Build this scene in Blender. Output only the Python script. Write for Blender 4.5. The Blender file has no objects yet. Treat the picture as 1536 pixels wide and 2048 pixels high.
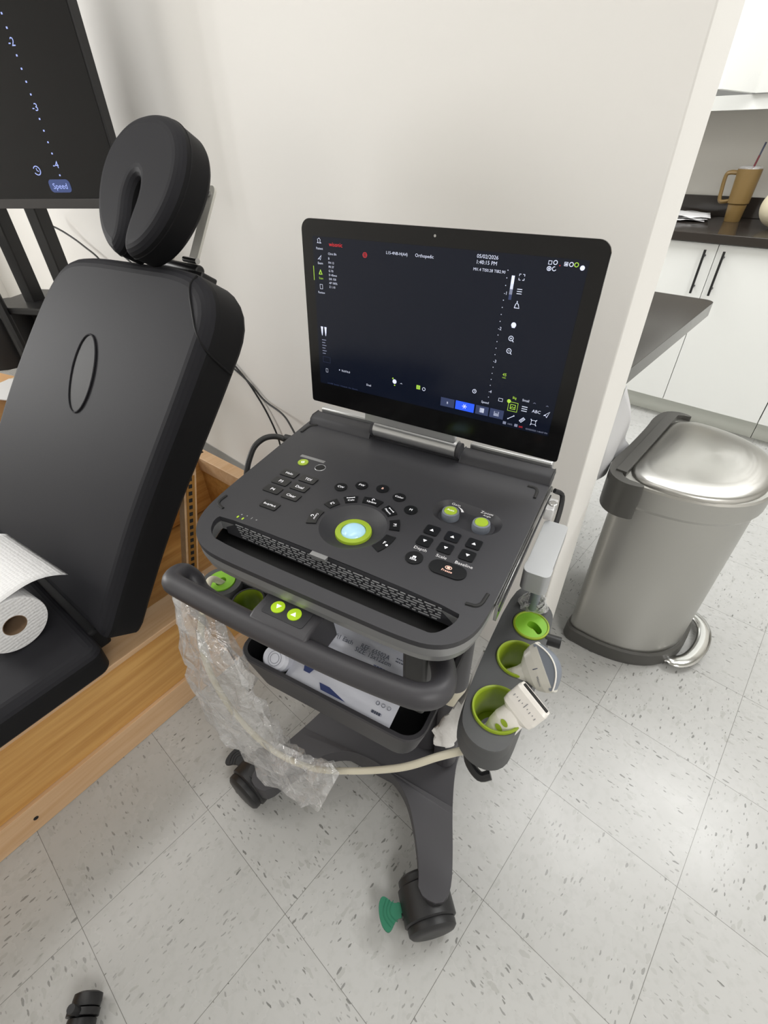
import bpy, bmesh, math, random
from mathutils import Vector, Matrix
from mathutils.geometry import tessellate_polygon
PI = math.pi
random.seed(7)
S = bpy.context.scene
COL = S.collection

# ------------------------------------------------------------------ camera, light, exposure
F_PX = 955.6564
R_CV = ((0.6702, -0.7419, -0.0183), (-0.4702, -0.4055, -0.7839), (0.5742, 0.5340, -0.6207))   # rows: image right, image down, forward
CAM = Vector((0.5685, 0.5571, 1.3164))
cd = bpy.data.cameras.new('camera'); cam = bpy.data.objects.new('camera', cd); COL.objects.link(cam)
rt, dn, fw = [Vector(r).normalized() for r in R_CV]
fw.normalize(); rt = (rt - fw * rt.dot(fw)).normalized(); dn = fw.cross(rt)
m = Matrix((rt, -dn, -fw)).transposed().to_4x4(); m.translation = CAM
cam.matrix_world = m
cd.sensor_fit = 'HORIZONTAL'; cd.sensor_width = 36.0; cd.lens = F_PX * 36.0 / 1536.0
cd.clip_start = 0.02; cd.clip_end = 60
S.camera = cam
S.view_settings.view_transform = 'Standard'; S.view_settings.look = 'None'
S.view_settings.gamma = 1.0; S.view_settings.use_curve_mapping = False
S.view_settings.exposure = -0.08

world = bpy.data.worlds.new('world'); S.world = world; world.use_nodes = True
world.node_tree.nodes['Background'].inputs[0].default_value = (1.0, 0.995, 0.99, 1)
world.node_tree.nodes['Background'].inputs[1].default_value = 0.12

CEIL = 2.75
def ceiling_lamp(x, y, sx, sy, watts, col=(1.0, 0.985, 0.965)):
    l = bpy.data.lights.new('ceiling_light', 'AREA'); l.shape = 'RECTANGLE'; l.size = sx; l.size_y = sy
    l.energy = watts; l.color = col
    o = bpy.data.objects.new('ceiling_light', l); o.location = (x, y, CEIL - 0.02); COL.objects.link(o)
    return o
ceiling_lamp(0.20, 2.7, 1.2, 0.6, 14)
ceiling_lamp(0.95, 1.2, 1.2, 0.6, 9)
ceiling_lamp(0.20, -1.2, 1.2, 0.6, 42)
ceiling_lamp(3.05, -0.15, 0.6, 0.8, 31, (1.0, 1.0, 0.99))
ceiling_lamp(2.35, 0.80, 0.6, 1.2, 27, (1.0, 1.0, 0.99))
ceiling_lamp(2.90, 2.60, 0.6, 1.2, 46, (1.0, 1.0, 0.99))
# added area light at the left wall, brightens middle wall and casts television shadow
l = bpy.data.lights.new('added_left_light', 'AREA'); l.shape = 'RECTANGLE'; l.size = 1.0; l.size_y = 1.2; l.energy = 78; l.color = (1.0, 0.99, 0.975)
wl = bpy.data.objects.new('added_left_light', l); wl.location = (-.75, 5.12, 1.6); wl.rotation_euler = (-PI/2, 0, 0); COL.objects.link(wl)

# ------------------------------------------------------------------ materials
def lin(c):
    return tuple(((v / 255) / 12.92 if v <= 10 else (((v / 255) + 0.055) / 1.055) ** 2.4) for v in c)
def mat(name, rgb, rough=0.5, metal=0.0, spec=0.5, emit=None, es=1.0, coat=0.0, bump=None, srgb=True, aniso=0.0):
    m = bpy.data.materials.new(name); m.use_nodes = True
    nt = m.node_tree; b = nt.nodes['Principled BSDF']
    c = lin(rgb) if srgb else rgb
    b.inputs['Base Color'].default_value = (*c, 1); b.inputs['Roughness'].default_value = rough
    b.inputs['Metallic'].default_value = metal; b.inputs['Specular IOR Level'].default_value = spec
    b.inputs['Coat Weight'].default_value = coat; b.inputs['Anisotropic'].default_value = aniso
    if emit is not None:
        b.inputs['Emission Color'].default_value = (*lin(emit), 1); b.inputs['Emission Strength'].default_value = es
    # every material carries a little procedural variation
    tc = nt.nodes.new('ShaderNodeTexCoord')
    n = nt.nodes.new('ShaderNodeTexNoise'); n.inputs['Scale'].default_value = bump[0] if bump else 60; n.inputs['Detail'].default_value = 3
    nt.links.new(tc.outputs['Object'], n.inputs['Vector'])
    if bump:
        bp = nt.nodes.new('ShaderNodeBump'); bp.inputs['Strength'].default_value = bump[1]; bp.inputs['Distance'].default_value = bump[2] if len(bump) > 2 else 0.001
        nt.links.new(n.outputs['Fac'], bp.inputs['Height']); nt.links.new(bp.outputs['Normal'], b.inputs['Normal'])
    mr = nt.nodes.new('ShaderNodeMapRange'); mr.inputs['To Min'].default_value = max(0.0, rough - 0.03); mr.inputs['To Max'].default_value = min(1.0, rough + 0.03)
    nt.links.new(n.outputs['Fac'], mr.inputs['Value']); nt.links.new(mr.outputs['Result'], b.inputs['Roughness'])
    return m

def glow(name, rgb, es=1.0):
    return mat(name, rgb, 0.4, emit=rgb, es=es)

M = {}
M['wall'] = mat('painted_wall', (238, 236, 232), 0.6, bump=(220, 0.08, 0.0006))
M['wall_k'] = mat('kitchen_wall_paint', (212, 209, 202), 0.6, bump=(220, 0.08, 0.0006))
M['ceil'] = mat('ceiling_paint', (228, 227, 222), 0.8)
M['base'] = mat('vinyl_base_grey', (150, 150, 148), 0.5)
M['cab'] = mat('white_gloss_laminate', (236, 237, 234), 0.22)
M['toe'] = mat('toe_kick_white', (214, 216, 208), 0.5)
M['granite'] = mat('dark_stone', (50, 45, 41), 0.12, spec=0.6, bump=(300, 0.02))
M['barstone'] = mat('grey_stone', (50, 47, 44), 0.16, spec=0.6)
M['blackmetal'] = mat('black_metal', (22, 22, 23), 0.4, spec=0.5)
M['deck'] = mat('charcoal_plastic', (52, 52, 56), 0.5, bump=(900, 0.08, 0.0002))
M['deck2'] = mat('grey_plastic_shell', (146, 147, 148), 0.36, metal=0.4)
M['cartdark'] = mat('cart_plastic', (58, 57, 61), 0.47, bump=(900, 0.08, 0.0002))
M['cartbase'] = mat('cart_base_metal', (60, 59, 63), 0.5, bump=(900, 0.1, 0.0002))
M['black'] = mat('black_plastic', (26, 26, 28), 0.42)
M['void'] = mat('black_rubber', (14, 14, 15), 0.6)
M['key'] = mat('key_black', (24, 25, 27), 0.3)
M['print'] = mat('white_print', (215, 215, 215), 0.5, emit=(200, 200, 205), es=0.25)
M['keytext'] = mat('key_legend_lit', (230, 230, 232), 0.5, emit=(235, 235, 240), es=0.75)
M['redtext'] = mat('key_legend_pink', (235, 190, 175), 0.5, emit=(240, 190, 170), es=0.7)
M['lime'] = mat('lime_plastic', (158, 190, 60), 0.4)
M['limelit'] = mat('lime_cap', (160, 186, 52), 0.4, emit=(150, 185, 40), es=0.08)
M['limeglow'] = mat('lime_lit_button', (170, 205, 40), 0.4, emit=(170, 210, 30), es=0.3)
M['limedark'] = mat('lime_cup_lining', (146, 168, 42), 0.4)
M['limeplug'] = mat('green_plug', (132, 190, 48), 0.45)
M['silver'] = mat('satin_silver', (196, 197, 198), 0.3, metal=0.85)
M['silverp'] = mat('silver_paint', (176, 178, 180), 0.38, metal=0.4)
M['chrome'] = mat('clear_chrome_rail', (150, 150, 148), 0.12, metal=0.8)
M['glassblk'] = mat('glossy_black_bezel', (9, 9, 10), 0.13, spec=0.4)
M['lcd'] = mat('lcd_navy', (6, 8, 12), 0.14, spec=0.3, emit=(15, 22, 40), es=0.6)
M['tvlcd'] = mat('tv_panel_black', (8, 8, 8), 0.16, spec=0.3, emit=(26, 25, 25), es=0.4)
M['ball'] = mat('trackball_lit', (165, 205, 222), 0.12, emit=(165, 205, 222), es=0.4)
M['g_white'] = glow('screen_white', (190, 196, 215), 0.75)
M['g_dim'] = glow('screen_dim', (120, 126, 150), 0.5)
M['g_red'] = glow('screen_red', (200, 40, 45), 0.7)
M['g_lime'] = glow('screen_lime', (150, 190, 60), 0.75)
M['g_blue'] = glow('screen_blue', (35, 80, 225), 0.8)
M['g_btn'] = glow('screen_button', (45, 55, 88), 0.6)
M['g_bar'] = glow('screen_bar', (210, 216, 240), 0.7)
M['g_tvtext'] = glow('tv_text', (150, 165, 225), 0.8)
M['g_tvbtn'] = glow('tv_button', (52, 66, 110), 0.7)
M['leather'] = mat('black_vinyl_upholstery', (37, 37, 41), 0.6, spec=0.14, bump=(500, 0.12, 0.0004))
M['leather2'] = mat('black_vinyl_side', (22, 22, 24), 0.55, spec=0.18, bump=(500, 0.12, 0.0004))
M['whitemetal'] = mat('white_painted_metal', (214, 212, 204), 0.4)
M['chromebolt'] = mat('chrome_bolt', (190, 190, 190), 0.2, metal=1)
M['brass'] = mat('brass_ratchet', (178, 128, 62), 0.35, metal=0.5)
M['cup_black'] = mat('holder_grey', (74, 75, 76), 0.5, bump=(900, 0.08, 0.0002))
M['probe'] = mat('probe_ivory', (196, 193, 184), 0.3)
M['probe2'] = mat('probe_white', (232, 228, 222), 0.3)
M['lens'] = mat('probe_lens_grey', (118, 124, 134), 0.45)
M['cable'] = mat('cable_ivory', (218, 212, 192), 0.45)
M['cableblk'] = mat('cable_black', (22, 22, 23), 0.5)
M['teal'] = mat('teal_pedal', (32, 112, 84), 0.45)
M['wheel'] = mat('caster_black', (30, 30, 32), 0.45)
M['steel2'] = mat('polished_steel', (200, 200, 198), 0.15, metal=1.0)
M['candark'] = mat('can_dark_plastic', (74, 73, 70), 0.42)
M['papercore'] = mat('cardboard_core', (136, 112, 88), 0.8)
M['pouch'] = mat('silver_pouch_foil', (205, 208, 220), 0.3, metal=0.25, bump=(25, 0.5, 0.003))
M['pouch_w'] = mat('white_pouch', (222, 224, 234), 0.4, bump=(25, 0.4, 0.003))
M['navy'] = mat('navy_print', (52, 66, 118), 0.5)
M['inkdark'] = mat('dark_ink', (70, 76, 96), 0.6)
M['tissue'] = mat('white_sheath', (224, 222, 220), 0.45, bump=(60, 0.7, 0.004))
M['tape'] = mat('ivory_tape', (196, 190, 172), 0.5)
M['mug'] = mat('tan_tumbler', (124, 100, 58), 0.4)
M['cream'] = mat('cream_ceramic', (226, 216, 188), 0.5, bump=(40, 0.4, 0.003))
M['maroon'] = mat('maroon_straw', (110, 40, 50), 0.4)
M['paper'] = mat('white_paper', (215, 215, 216), 0.7)
M['cardboard'] = mat('brown_cardboard', (196, 152, 104), 0.8)
M['bag'] = mat('bin_liner_film', (206, 206, 208), 0.4)

def wood(name, c1, c2, scale=(1.2, 22, 22), rough=0.4):
    m = bpy.data.materials.new(name); m.use_nodes = True; nt = m.node_tree; b = nt.nodes['Principled BSDF']
    tc = nt.nodes.new('ShaderNodeTexCoord'); mp = nt.nodes.new('ShaderNodeMapping'); mp.inputs['Scale'].default_value = scale
    n = nt.nodes.new('ShaderNodeTexNoise'); n.inputs['Scale'].default_value = 1.6; n.inputs['Detail'].default_value = 6; n.inputs['Distortion'].default_value = 0.5
    n2 = nt.nodes.new('ShaderNodeTexNoise'); n2.inputs['Scale'].default_value = 7; n2.inputs['Detail'].default_value = 8
    r = nt.nodes.new('ShaderNodeValToRGB'); r.color_ramp.elements[0].position = 0.32; r.color_ramp.elements[1].position = 0.68
    r.color_ramp.elements[0].color = (*lin(c1), 1); r.color_ramp.elements[1].color = (*lin(c2), 1)
    mx = nt.nodes.new('ShaderNodeMath'); mx.operation = 'MULTIPLY_ADD'; mx.inputs[1].default_value = 0.35
    nt.links.new(tc.outputs['Object'], mp.inputs['Vector']); nt.links.new(mp.outputs['Vector'], n.inputs['Vector']); nt.links.new(mp.outputs['Vector'], n2.inputs['Vector'])
    sb = nt.nodes.new('ShaderNodeMath'); sb.operation = 'SUBTRACT'; sb.inputs[1].default_value = 0.5
    nt.links.new(n2.outputs['Fac'], sb.inputs[0]); nt.links.new(sb.outputs[0], mx.inputs[0]); nt.links.new(n.outputs['Fac'], mx.inputs[2])
    nt.links.new(mx.outputs[0], r.inputs['Fac']); nt.links.new(r.outputs['Color'], b.inputs['Base Color'])
    b.inputs['Roughness'].default_value = rough
    return m
M['beech'] = wood('pale_beech', (204, 164, 122), (218, 184, 146))
M['oak'] = wood('golden_wood', (190, 138, 72), (214, 166, 98))

def steel_brushed():
    m = bpy.data.materials.new('brushed_steel'); m.use_nodes = True; nt = m.node_tree; b = nt.nodes['Principled BSDF']
    b.inputs['Base Color'].default_value = (*lin((186, 185, 181)), 1); b.inputs['Metallic'].default_value = 1.0
    b.inputs['Roughness'].default_value = 0.3; b.inputs['Anisotropic'].default_value = 0.5
    tc = nt.nodes.new('ShaderNodeTexCoord'); mp = nt.nodes.new('ShaderNodeMapping'); mp.inputs['Scale'].default_value = (8, 8, 900)
    n = nt.nodes.new('ShaderNodeTexNoise'); n.inputs['Scale'].default_value = 1.0; n.inputs['Detail'].default_value = 2
    mr = nt.nodes.new('ShaderNodeMapRange'); mr.inputs['To Min'].default_value = 0.25; mr.inputs['To Max'].default_value = 0.4
    nt.links.new(tc.outputs['Object'], mp.inputs['Vector']); nt.links.new(mp.outputs['Vector'], n.inputs['Vector'])
    nt.links.new(n.outputs['Fac'], mr.inputs['Value']); nt.links.new(mr.outputs['Result'], b.inputs['Roughness'])
    return m
M['steel'] = steel_brushed()

def film(name, milk=0.22, gloss=0.16, rough=0.12, scale=45):
    m = bpy.data.materials.new(name); m.use_nodes = True; nt = m.node_tree
    for n in list(nt.nodes):
        if n.type != 'OUTPUT_MATERIAL': nt.nodes.remove(n)
    out = [n for n in nt.nodes if n.type == 'OUTPUT_MATERIAL'][0]
    tr = nt.nodes.new('ShaderNodeBsdfTransparent'); tr.inputs[0].default_value = (0.97, 0.97, 0.97, 1)
    gl = nt.nodes.new('ShaderNodeBsdfGlossy'); gl.inputs['Roughness'].default_value = rough
    df = nt.nodes.new('ShaderNodeBsdfDiffuse'); df.inputs[0].default_value = (0.86, 0.86, 0.87, 1)
    tc = nt.nodes.new('ShaderNodeTexCoord'); n = nt.nodes.new('ShaderNodeTexNoise'); n.inputs['Scale'].default_value = scale; n.inputs['Detail'].default_value = 4; n.inputs['Distortion'].default_value = 1.5
    bp = nt.nodes.new('ShaderNodeBump'); bp.inputs['Strength'].default_value = 0.9; bp.inputs['Distance'].default_value = 0.006
    nt.links.new(tc.outputs['Object'], n.inputs['Vector']); nt.links.new(n.outputs['Fac'], bp.inputs['Height'])
    nt.links.new(bp.outputs['Normal'], gl.inputs['Normal']); nt.links.new(bp.outputs['Normal'], df.inputs['Normal'])
    mr = nt.nodes.new('ShaderNodeMapRange'); mr.inputs['From Min'].default_value = 0.35; mr.inputs['From Max'].default_value = 0.7
    mr.inputs['To Min'].default_value = milk * 0.5; mr.inputs['To Max'].default_value = milk * 1.7
    nt.links.new(n.outputs['Fac'], mr.inputs['Value'])
    m1 = nt.nodes.new('ShaderNodeMixShader'); m2 = nt.nodes.new('ShaderNodeMixShader')
    nt.links.new(mr.outputs['Result'], m1.inputs[0]); nt.links.new(tr.outputs[0], m1.inputs[1]); nt.links.new(df.outputs[0], m1.inputs[2])
    m2.inputs[0].default_value = gloss; nt.links.new(m1.outputs[0], m2.inputs[1]); nt.links.new(gl.outputs[0], m2.inputs[2])
    nt.links.new(m2.outputs[0], out.inputs['Surface'])
    return m
M['film'] = film('clear_plastic_film')
M['film2'] = film('milky_plastic_film', 0.45, 0.14, 0.2, 80)
M['lidclear'] = film('clear_lid_plastic', 0.35, 0.15, 0.1, 10)

T = 0.3048
def floor_mat():
    m = bpy.data.materials.new('vinyl_composition_tile'); m.use_nodes = True; nt = m.node_tree; b = nt.nodes['Principled BSDF']
    N = lambda t: nt.nodes.new(t)
    def math_(op, a, c=None, v=None):
        n = N('ShaderNodeMath'); n.operation = op
        for i, q in enumerate((a, c)):
            if q is None: continue
            if isinstance(q, (int, float)): n.inputs[i].default_value = q
            else: nt.links.new(q, n.inputs[i])
        return n.outputs[0]
    tc = N('ShaderNodeTexCoord'); sp = N('ShaderNodeSeparateXYZ'); nt.links.new(tc.outputs['Object'], sp.inputs[0])
    u = math_('DIVIDE', sp.outputs[0], T); v = math_('DIVIDE', sp.outputs[1], T)
    fu = math_('FLOOR', u); fv = math_('FLOOR', v)
    par = math_('MODULO', math_('ADD', math_('ADD', fu, fv), 100.0), 2.0)
    # joints
    def joint(a):
        fr = math_('FRACT', a); d = math_('MINIMUM', fr, math_('SUBTRACT', 1.0, fr))
        return math_('LESS_THAN', d, 0.0019)
    j = math_('MAXIMUM', joint(u), joint(v))
    # fleck coordinates: grain turned a quarter on every other tile
    def mixf(f, a, c):
        n = N('ShaderNodeMix'); n.data_type = 'FLOAT'; nt.links.new(f, n.inputs[0]); nt.links.new(a, n.inputs[2]); nt.links.new(c, n.inputs[3]); return n.outputs[0]
    gx = mixf(par, sp.outputs[0], sp.outputs[1]); gy = mixf(par, sp.outputs[1], sp.outputs[0])
    off = math_('ADD', math_('MULTIPLY', fu, 3.71), math_('MULTIPLY', fv, 5.13))
    cb = N('ShaderNodeCombineXYZ'); nt.links.new(gx, cb.inputs[0]); nt.links.new(gy, cb.inputs[1]); nt.links.new(off, cb.inputs[2])
    def flecks(scx, scy, thr, keep, rotz, dist):
        mp = N('ShaderNodeMapping'); mp.inputs['Scale'].default_value = (scx, scy, 1); mp.inputs['Rotation'].default_value = (0, 0, rotz)
        mp.vector_type = 'POINT'
        nz = N('ShaderNodeTexNoise'); nz.inputs['Scale'].default_value = 55; nz.inputs['Detail'].default_value = 2
        nt.links.new(cb.outputs[0], nz.inputs['Vector'])
        vs = N('ShaderNodeVectorMath'); vs.operation = 'SUBTRACT'; vs.inputs[1].default_value = (0.5, 0.5, 0.5); nt.links.new(nz.outputs['Color'], vs.inputs[0])
        vm = N('ShaderNodeVectorMath'); vm.operation = 'SCALE'; vm.inputs['Scale'].default_value = dist; nt.links.new(vs.outputs[0], vm.inputs[0])
        va = N('ShaderNodeVectorMath'); va.operation = 'ADD'; nt.links.new(cb.outputs[0], va.inputs[0]); nt.links.new(vm.outputs[0], va.inputs[1])
        nt.links.new(va.outputs[0], mp.inputs['Vector'])
        vo = N('ShaderNodeTexVoronoi'); vo.inputs['Scale'].default_value = 1; nt.links.new(mp.outputs[0], vo.inputs['Vector'])
        sc = N('ShaderNodeSeparateColor'); nt.links.new(vo.outputs['Color'], sc.inputs[0])
        t = math_('MULTIPLY', sc.outputs[1], thr)
        near = math_('LESS_THAN', vo.outputs['Distance'], t)
        return math_('MULTIPLY', math_('MULTIPLY', near, math_('LESS_THAN', sc.outputs[0], keep)), math_('ADD', math_('MULTIPLY', sc.outputs[2], 0.6), 0.4))
    f1 = flecks(42, 140, 0.33, 0.38, 0.25, 0.009)
    f2 = flecks(70, 170, 0.33, 0.45, -0.5, 0.008)
    f3 = flecks(32, 85, 0.45, 0.35, 0.9, 0.015)
    big = N('ShaderNodeTexNoise'); big.inputs['Scale'].default_value = 3; nt.links.new(tc.outputs['Object'], big.inputs['Vector'])
    # tone per tile + mottling
    wn = N('ShaderNodeTexWhiteNoise'); c2 = N('ShaderNodeCombineXYZ'); nt.links.new(fu, c2.inputs[0]); nt.links.new(fv, c2.inputs[1]); nt.links.new(c2.outputs[0], wn.inputs['Vector'])
    def mixc(f, a, c):
        n = N('ShaderNodeMix'); n.data_type = 'RGBA'
        if isinstance(f, float): n.inputs[0].default_value = f
        else: nt.links.new(f, n.inputs[0])
        for i, q in ((6, a), (7, c)):
            if isinstance(q, tuple): n.inputs[i].default_value = (*lin(q), 1)
            else: nt.links.new(q, n.inputs[i])
        return n.outputs[2]
    col = mixc(wn.outputs['Value'], (180, 180, 178), (185, 185, 183))
    mott = N('ShaderNodeTexNoise'); mott.inputs['Scale'].default_value = 60; mott.inputs['Detail'].default_value = 4; nt.links.new(cb.outputs[0], mott.inputs['Vector'])
    mm = N('ShaderNodeMapRange'); mm.inputs['From Min'].default_value = 0.5; mm.inputs['From Max'].default_value = 0.75; mm.inputs['To Max'].default_value = 0.6; nt.links.new(mott.outputs['Fac'], mm.inputs['Value'])
    col = mixc(mm.outputs[0], col, (171, 171, 168))
    col = mixc(math_('MULTIPLY', f3, 0.40), col, (146, 145, 139))
    col = mixc(math_('MULTIPLY', f2, 0.6), col, (118, 117, 112))
    col = mixc(math_('MULTIPLY', f1, 0.85), col, (92, 92, 88))
    col = mixc(math_('MULTIPLY', j, 0.75), col, (84, 82, 76))
    nt.links.new(col, b.inputs['Base Color'])
    b.inputs['Roughness'].default_value = 0.32; b.inputs['Specular IOR Level'].default_value = 0.4
    n4 = N('ShaderNodeTexNoise'); n4.inputs['Scale'].default_value = 9; n4.inputs['Detail'].default_value = 5; nt.links.new(tc.outputs['Object'], n4.inputs['Vector'])
    bp = N('ShaderNodeBump'); bp.inputs['Strength'].default_value = 0.12; bp.inputs['Distance'].default_value = 0.003
    nt.links.new(n4.outputs['Fac'], bp.inputs['Height']); nt.links.new(bp.outputs['Normal'], b.inputs['Normal'])
    mr = N('ShaderNodeMapRange'); mr.inputs['To Min'].default_value = 0.2; mr.inputs['To Max'].default_value = 0.36; nt.links.new(n4.outputs['Fac'], mr.inputs['Value']); nt.links.new(mr.outputs[0], b.inputs['Roughness'])
    return m
M['floor'] = floor_mat()

def towel_mat():
    m = bpy.data.materials.new('embossed_paper_towel'); m.use_nodes = True; nt = m.node_tree; b = nt.nodes['Principled BSDF']
    b.inputs['Base Color'].default_value = (*lin((240, 240, 241)), 1); b.inputs['Roughness'].default_value = 0.85
    tc = nt.nodes.new('ShaderNodeTexCoord'); mp = nt.nodes.new('ShaderNodeMapping'); mp.inputs['Scale'].default_value = (1, 1, 1)
    vo = nt.nodes.new('ShaderNodeTexVoronoi'); vo.inputs['Scale'].default_value = 130; vo.inputs['Randomness'].default_value = 0.25
    nt.links.new(tc.outputs['Object'], mp.inputs[0]); nt.links.new(mp.outputs[0], vo.inputs['Vector'])
    bp = nt.nodes.new('ShaderNodeBump'); bp.inputs['Strength'].default_value = 0.8; bp.inputs['Distance'].default_value = 0.002; bp.invert = True
    nt.links.new(vo.outputs['Distance'], bp.inputs['Height']); nt.links.new(bp.outputs['Normal'], b.inputs['Normal'])
    return m
M['towel'] = towel_mat()

# ------------------------------------------------------------------ mesh helpers
class MB:
    def __init__(s): s.v = []; s.f = []; s.mi = []; s.mats = []; s.X = Matrix.Identity(4); s.cur = 0
    def use(s, m):
        if m not in s.mats: s.mats.append(m)
        s.cur = s.mats.index(m); return s
    def at(s, X=None): s.X = X if X is not None else Matrix.Identity(4); return s
    def add(s, vs, fs):
        n = len(s.v); s.v += [s.X @ Vector(p) for p in vs]
        for f in fs: s.f.append(tuple(n + i for i in f)); s.mi.append(s.cur)
        return s
    def box(s, x0, x1, y0, y1, z0, z1):
        return s.add([(x0,y0,z0),(x1,y0,z0),(x1,y1,z0),(x0,y1,z0),(x0,y0,z1),(x1,y0,z1),(x1,y1,z1),(x0,y1,z1)],
                     [(0,3,2,1),(4,5,6,7),(0,1,5,4),(1,2,6,5),(2,3,7,6),(3,0,4,7)])
    def prism(s, poly, z0, z1, holes=(), ztop=None, zbot=None):
        loops = [list(poly)] + [list(h) for h in holes]
        tri = tessellate_polygon([[Vector((p[0], p[1], 0)) for p in l] for l in loops])
        flat = [p for l in loops for p in l]; n = len(flat)
        zt = (lambda x, y: z1) if ztop is None else ztop; zb = (lambda x, y: z0) if zbot is None else zbot
        vs = [(p[0], p[1], zb(*p)) for p in flat] + [(p[0], p[1], zt(*p)) for p in flat]
        fs = []
        for t in tri:
            a, b_, c = [flat[i] for i in t]
            ar = (b_[0]-a[0])*(c[1]-a[1]) - (b_[1]-a[1])*(c[0]-a[0])
            if abs(ar) < 1e-14: continue
            t = t if ar > 0 else (t[0], t[2], t[1])
            fs.append(tuple(n + i for i in t)); fs.append((t[0], t[2], t[1]))
        k = 0
        for li, l in enumerate(loops):
            A = sum(l[i][0]*l[(i+1) % len(l)][1] - l[(i+1) % len(l)][0]*l[i][1] for i in range(len(l)))
            ccw = A > 0
            if li > 0: ccw = not ccw
            for i in range(len(l)):
                a, b_ = k + i, k + (i+1) % len(l)
                fs.append((a, b_, n+b_, n+a) if ccw else (b_, a, n+a, n+b_))
            k += len(l)
        return s.add(vs, fs)
    def cyl(s, p0, p1, r0, r1=None, n=24, caps=True):
        r1 = r0 if r1 is None else r1
        p0, p1 = Vector(p0), Vector(p1); d = (p1-p0).normalized(); a = d.orthogonal().normalized(); b_ = d.cross(a)
        vs = [p0 + (a*math.cos(2*PI*i/n) + b_*math.sin(2*PI*i/n))*r0 for i in range(n)] + [p1 + (a*math.cos(2*PI*i/n) + b_*math.sin(2*PI*i/n))*r1 for i in range(n)]
        fs = [(i, (i+1) % n, n+(i+1) % n, n+i) for i in range(n)]
        if caps: fs += [tuple(range(n))[::-1], tuple(range(n, 2*n))]
        return s.add(vs, fs)
    def tube(s, pts, r, n=12, caps=True, flat=1.0, up=None, jitter=0):
        pts = [Vector(p) for p in pts]; m_ = len(pts); rr = r if isinstance(r, (list, tuple)) else [r]*m_
        vs = []; prev = None
        for i, p in enumerate(pts):
            d = (pts[min(i+1, m_-1)] - pts[max(i-1, 0)]).normalized()
            if up is not None: a = (Vector(up) - d*Vector(up).dot(d)).normalized()
            elif prev is None: a = d.orthogonal().normalized()
            else: a = (prev - d*prev.dot(d)).normalized()
            prev = a; b_ = d.cross(a)
            for k in range(n):
                t = 2*PI*k/n; q = rr[i]*(1 + (random.uniform(-jitter, jitter) if jitter else 0))
                vs.append(p + a*math.cos(t)*q*flat + b_*math.sin(t)*q)
        fs = []
        for i in range(m_-1):
            for k in range(n): fs.append((i*n+k, i*n+(k+1) % n, (i+1)*n+(k+1) % n, (i+1)*n+k))
        if caps: fs += [tuple(range(n))[::-1], tuple(range((m_-1)*n, m_*n))]
        return s.add(vs, fs)
    def lathe(s, prof, n=32, X=None):
        vs = []; fs = []
        for r, z in prof:
            for k in range(n): vs.append((r*math.cos(2*PI*k/n), r*math.sin(2*PI*k/n), z))
        for i in range(len(prof)-1):
            for k in range(n): fs.append((i*n+k, i*n+(k+1) % n, (i+1)*n+(k+1) % n, (i+1)*n+k))
        if prof[0][0] > 1e-5: pass
        old = s.X
        if X is not None: s.X = old @ X
        s.add(vs, fs); s.X = old
        return s
    def surf(s, g, wrap=False):
        h = len(g); w = len(g[0]); vs = [p for row in g for p in row]
        fs = [(i*w+j, i*w+j+1, (i+1)*w+j+1, (i+1)*w+j) for i in range(h-1) for j in range(w-1)]
        if wrap: fs += [(i*w+w-1, i*w, (i+1)*w, (i+1)*w+w-1) for i in range(h-1)]
        return s.add(vs, fs)
    def text(s, body, size, org, xd=(1,0,0), yd=(0,1,0), align='CENTER', lift=0.0, thick=0.0, sx=1.0):
        vs, fs = text_mesh(body)
        xd = Vector(xd).normalized(); yd = Vector(yd).normalized(); n = xd.cross(yd)
        w = max(p[0] for p in vs) if vs else 0
        ox = -w/2 if align == 'CENTER' else (-w if align == 'RIGHT' else 0)
        o = Vector(org) + n*lift
        return s.add([o + xd*(p[0]+ox)*size*sx + yd*(p[1]-0.35)*size for p in vs], fs)
    def build(s, name, parent=None, smooth=True, bevel=0, seg=3, ang=35, loc=None, rotz=0.0, sub=0, solid=0, weld=False):
        me = bpy.data.meshes.new(name); me.from_pydata([tuple(p) for p in s.v], [], s.f)
        for m_ in s.mats: me.materials.append(m_)
        me.polygons.foreach_set('material_index', s.mi); me.validate(clean_customdata=False); me.update()
        if weld:
            bm = bmesh.new(); bm.from_mesh(me); bmesh.ops.remove_doubles(bm, verts=bm.verts, dist=1e-5); bm.to_mesh(me); bm.free()
        if smooth:
            me.polygons.foreach_set('use_smooth', [True]*len(me.polygons)); me.set_sharp_from_angle(angle=math.radians(ang))
        o = bpy.data.objects.new(name, me); COL.objects.link(o)
        if parent is not None: o.parent = parent
        if loc is not None: o.location = loc
        o.rotation_euler = (0, 0, rotz)
        if bevel:
            b = o.modifiers.new('bevel', 'BEVEL'); b.width = bevel; b.segments = seg; b.limit_method = 'ANGLE'; b.angle_limit = math.radians(40); b.harden_normals = False
        if sub:
            q = o.modifiers.new('sub', 'SUBSURF'); q.levels = sub; q.render_levels = sub
        if solid:
            q = o.modifiers.new('solid', 'SOLIDIFY'); q.thickness = solid; q.offset = 0
        return o
_tc = {}
def text_mesh(body):
    if body in _tc: return _tc[body]
    c = bpy.data.curves.new('t', 'FONT'); c.body = body; c.size = 1; c.resolution_u = 2
    o = bpy.data.objects.new('t', c); COL.objects.link(o)
    bpy.context.view_layer.update()
    dg = bpy.context.evaluated_depsgraph_get(); me = bpy.data.meshes.new_from_object(o.evaluated_get(dg))
    r = ([tuple(v.co) for v in me.vertices], [tuple(p.vertices) for p in me.polygons])
    bpy.data.objects.remove(o); bpy.data.curves.remove(c); bpy.data.meshes.remove(me)
    _tc[body] = r; return r

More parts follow.
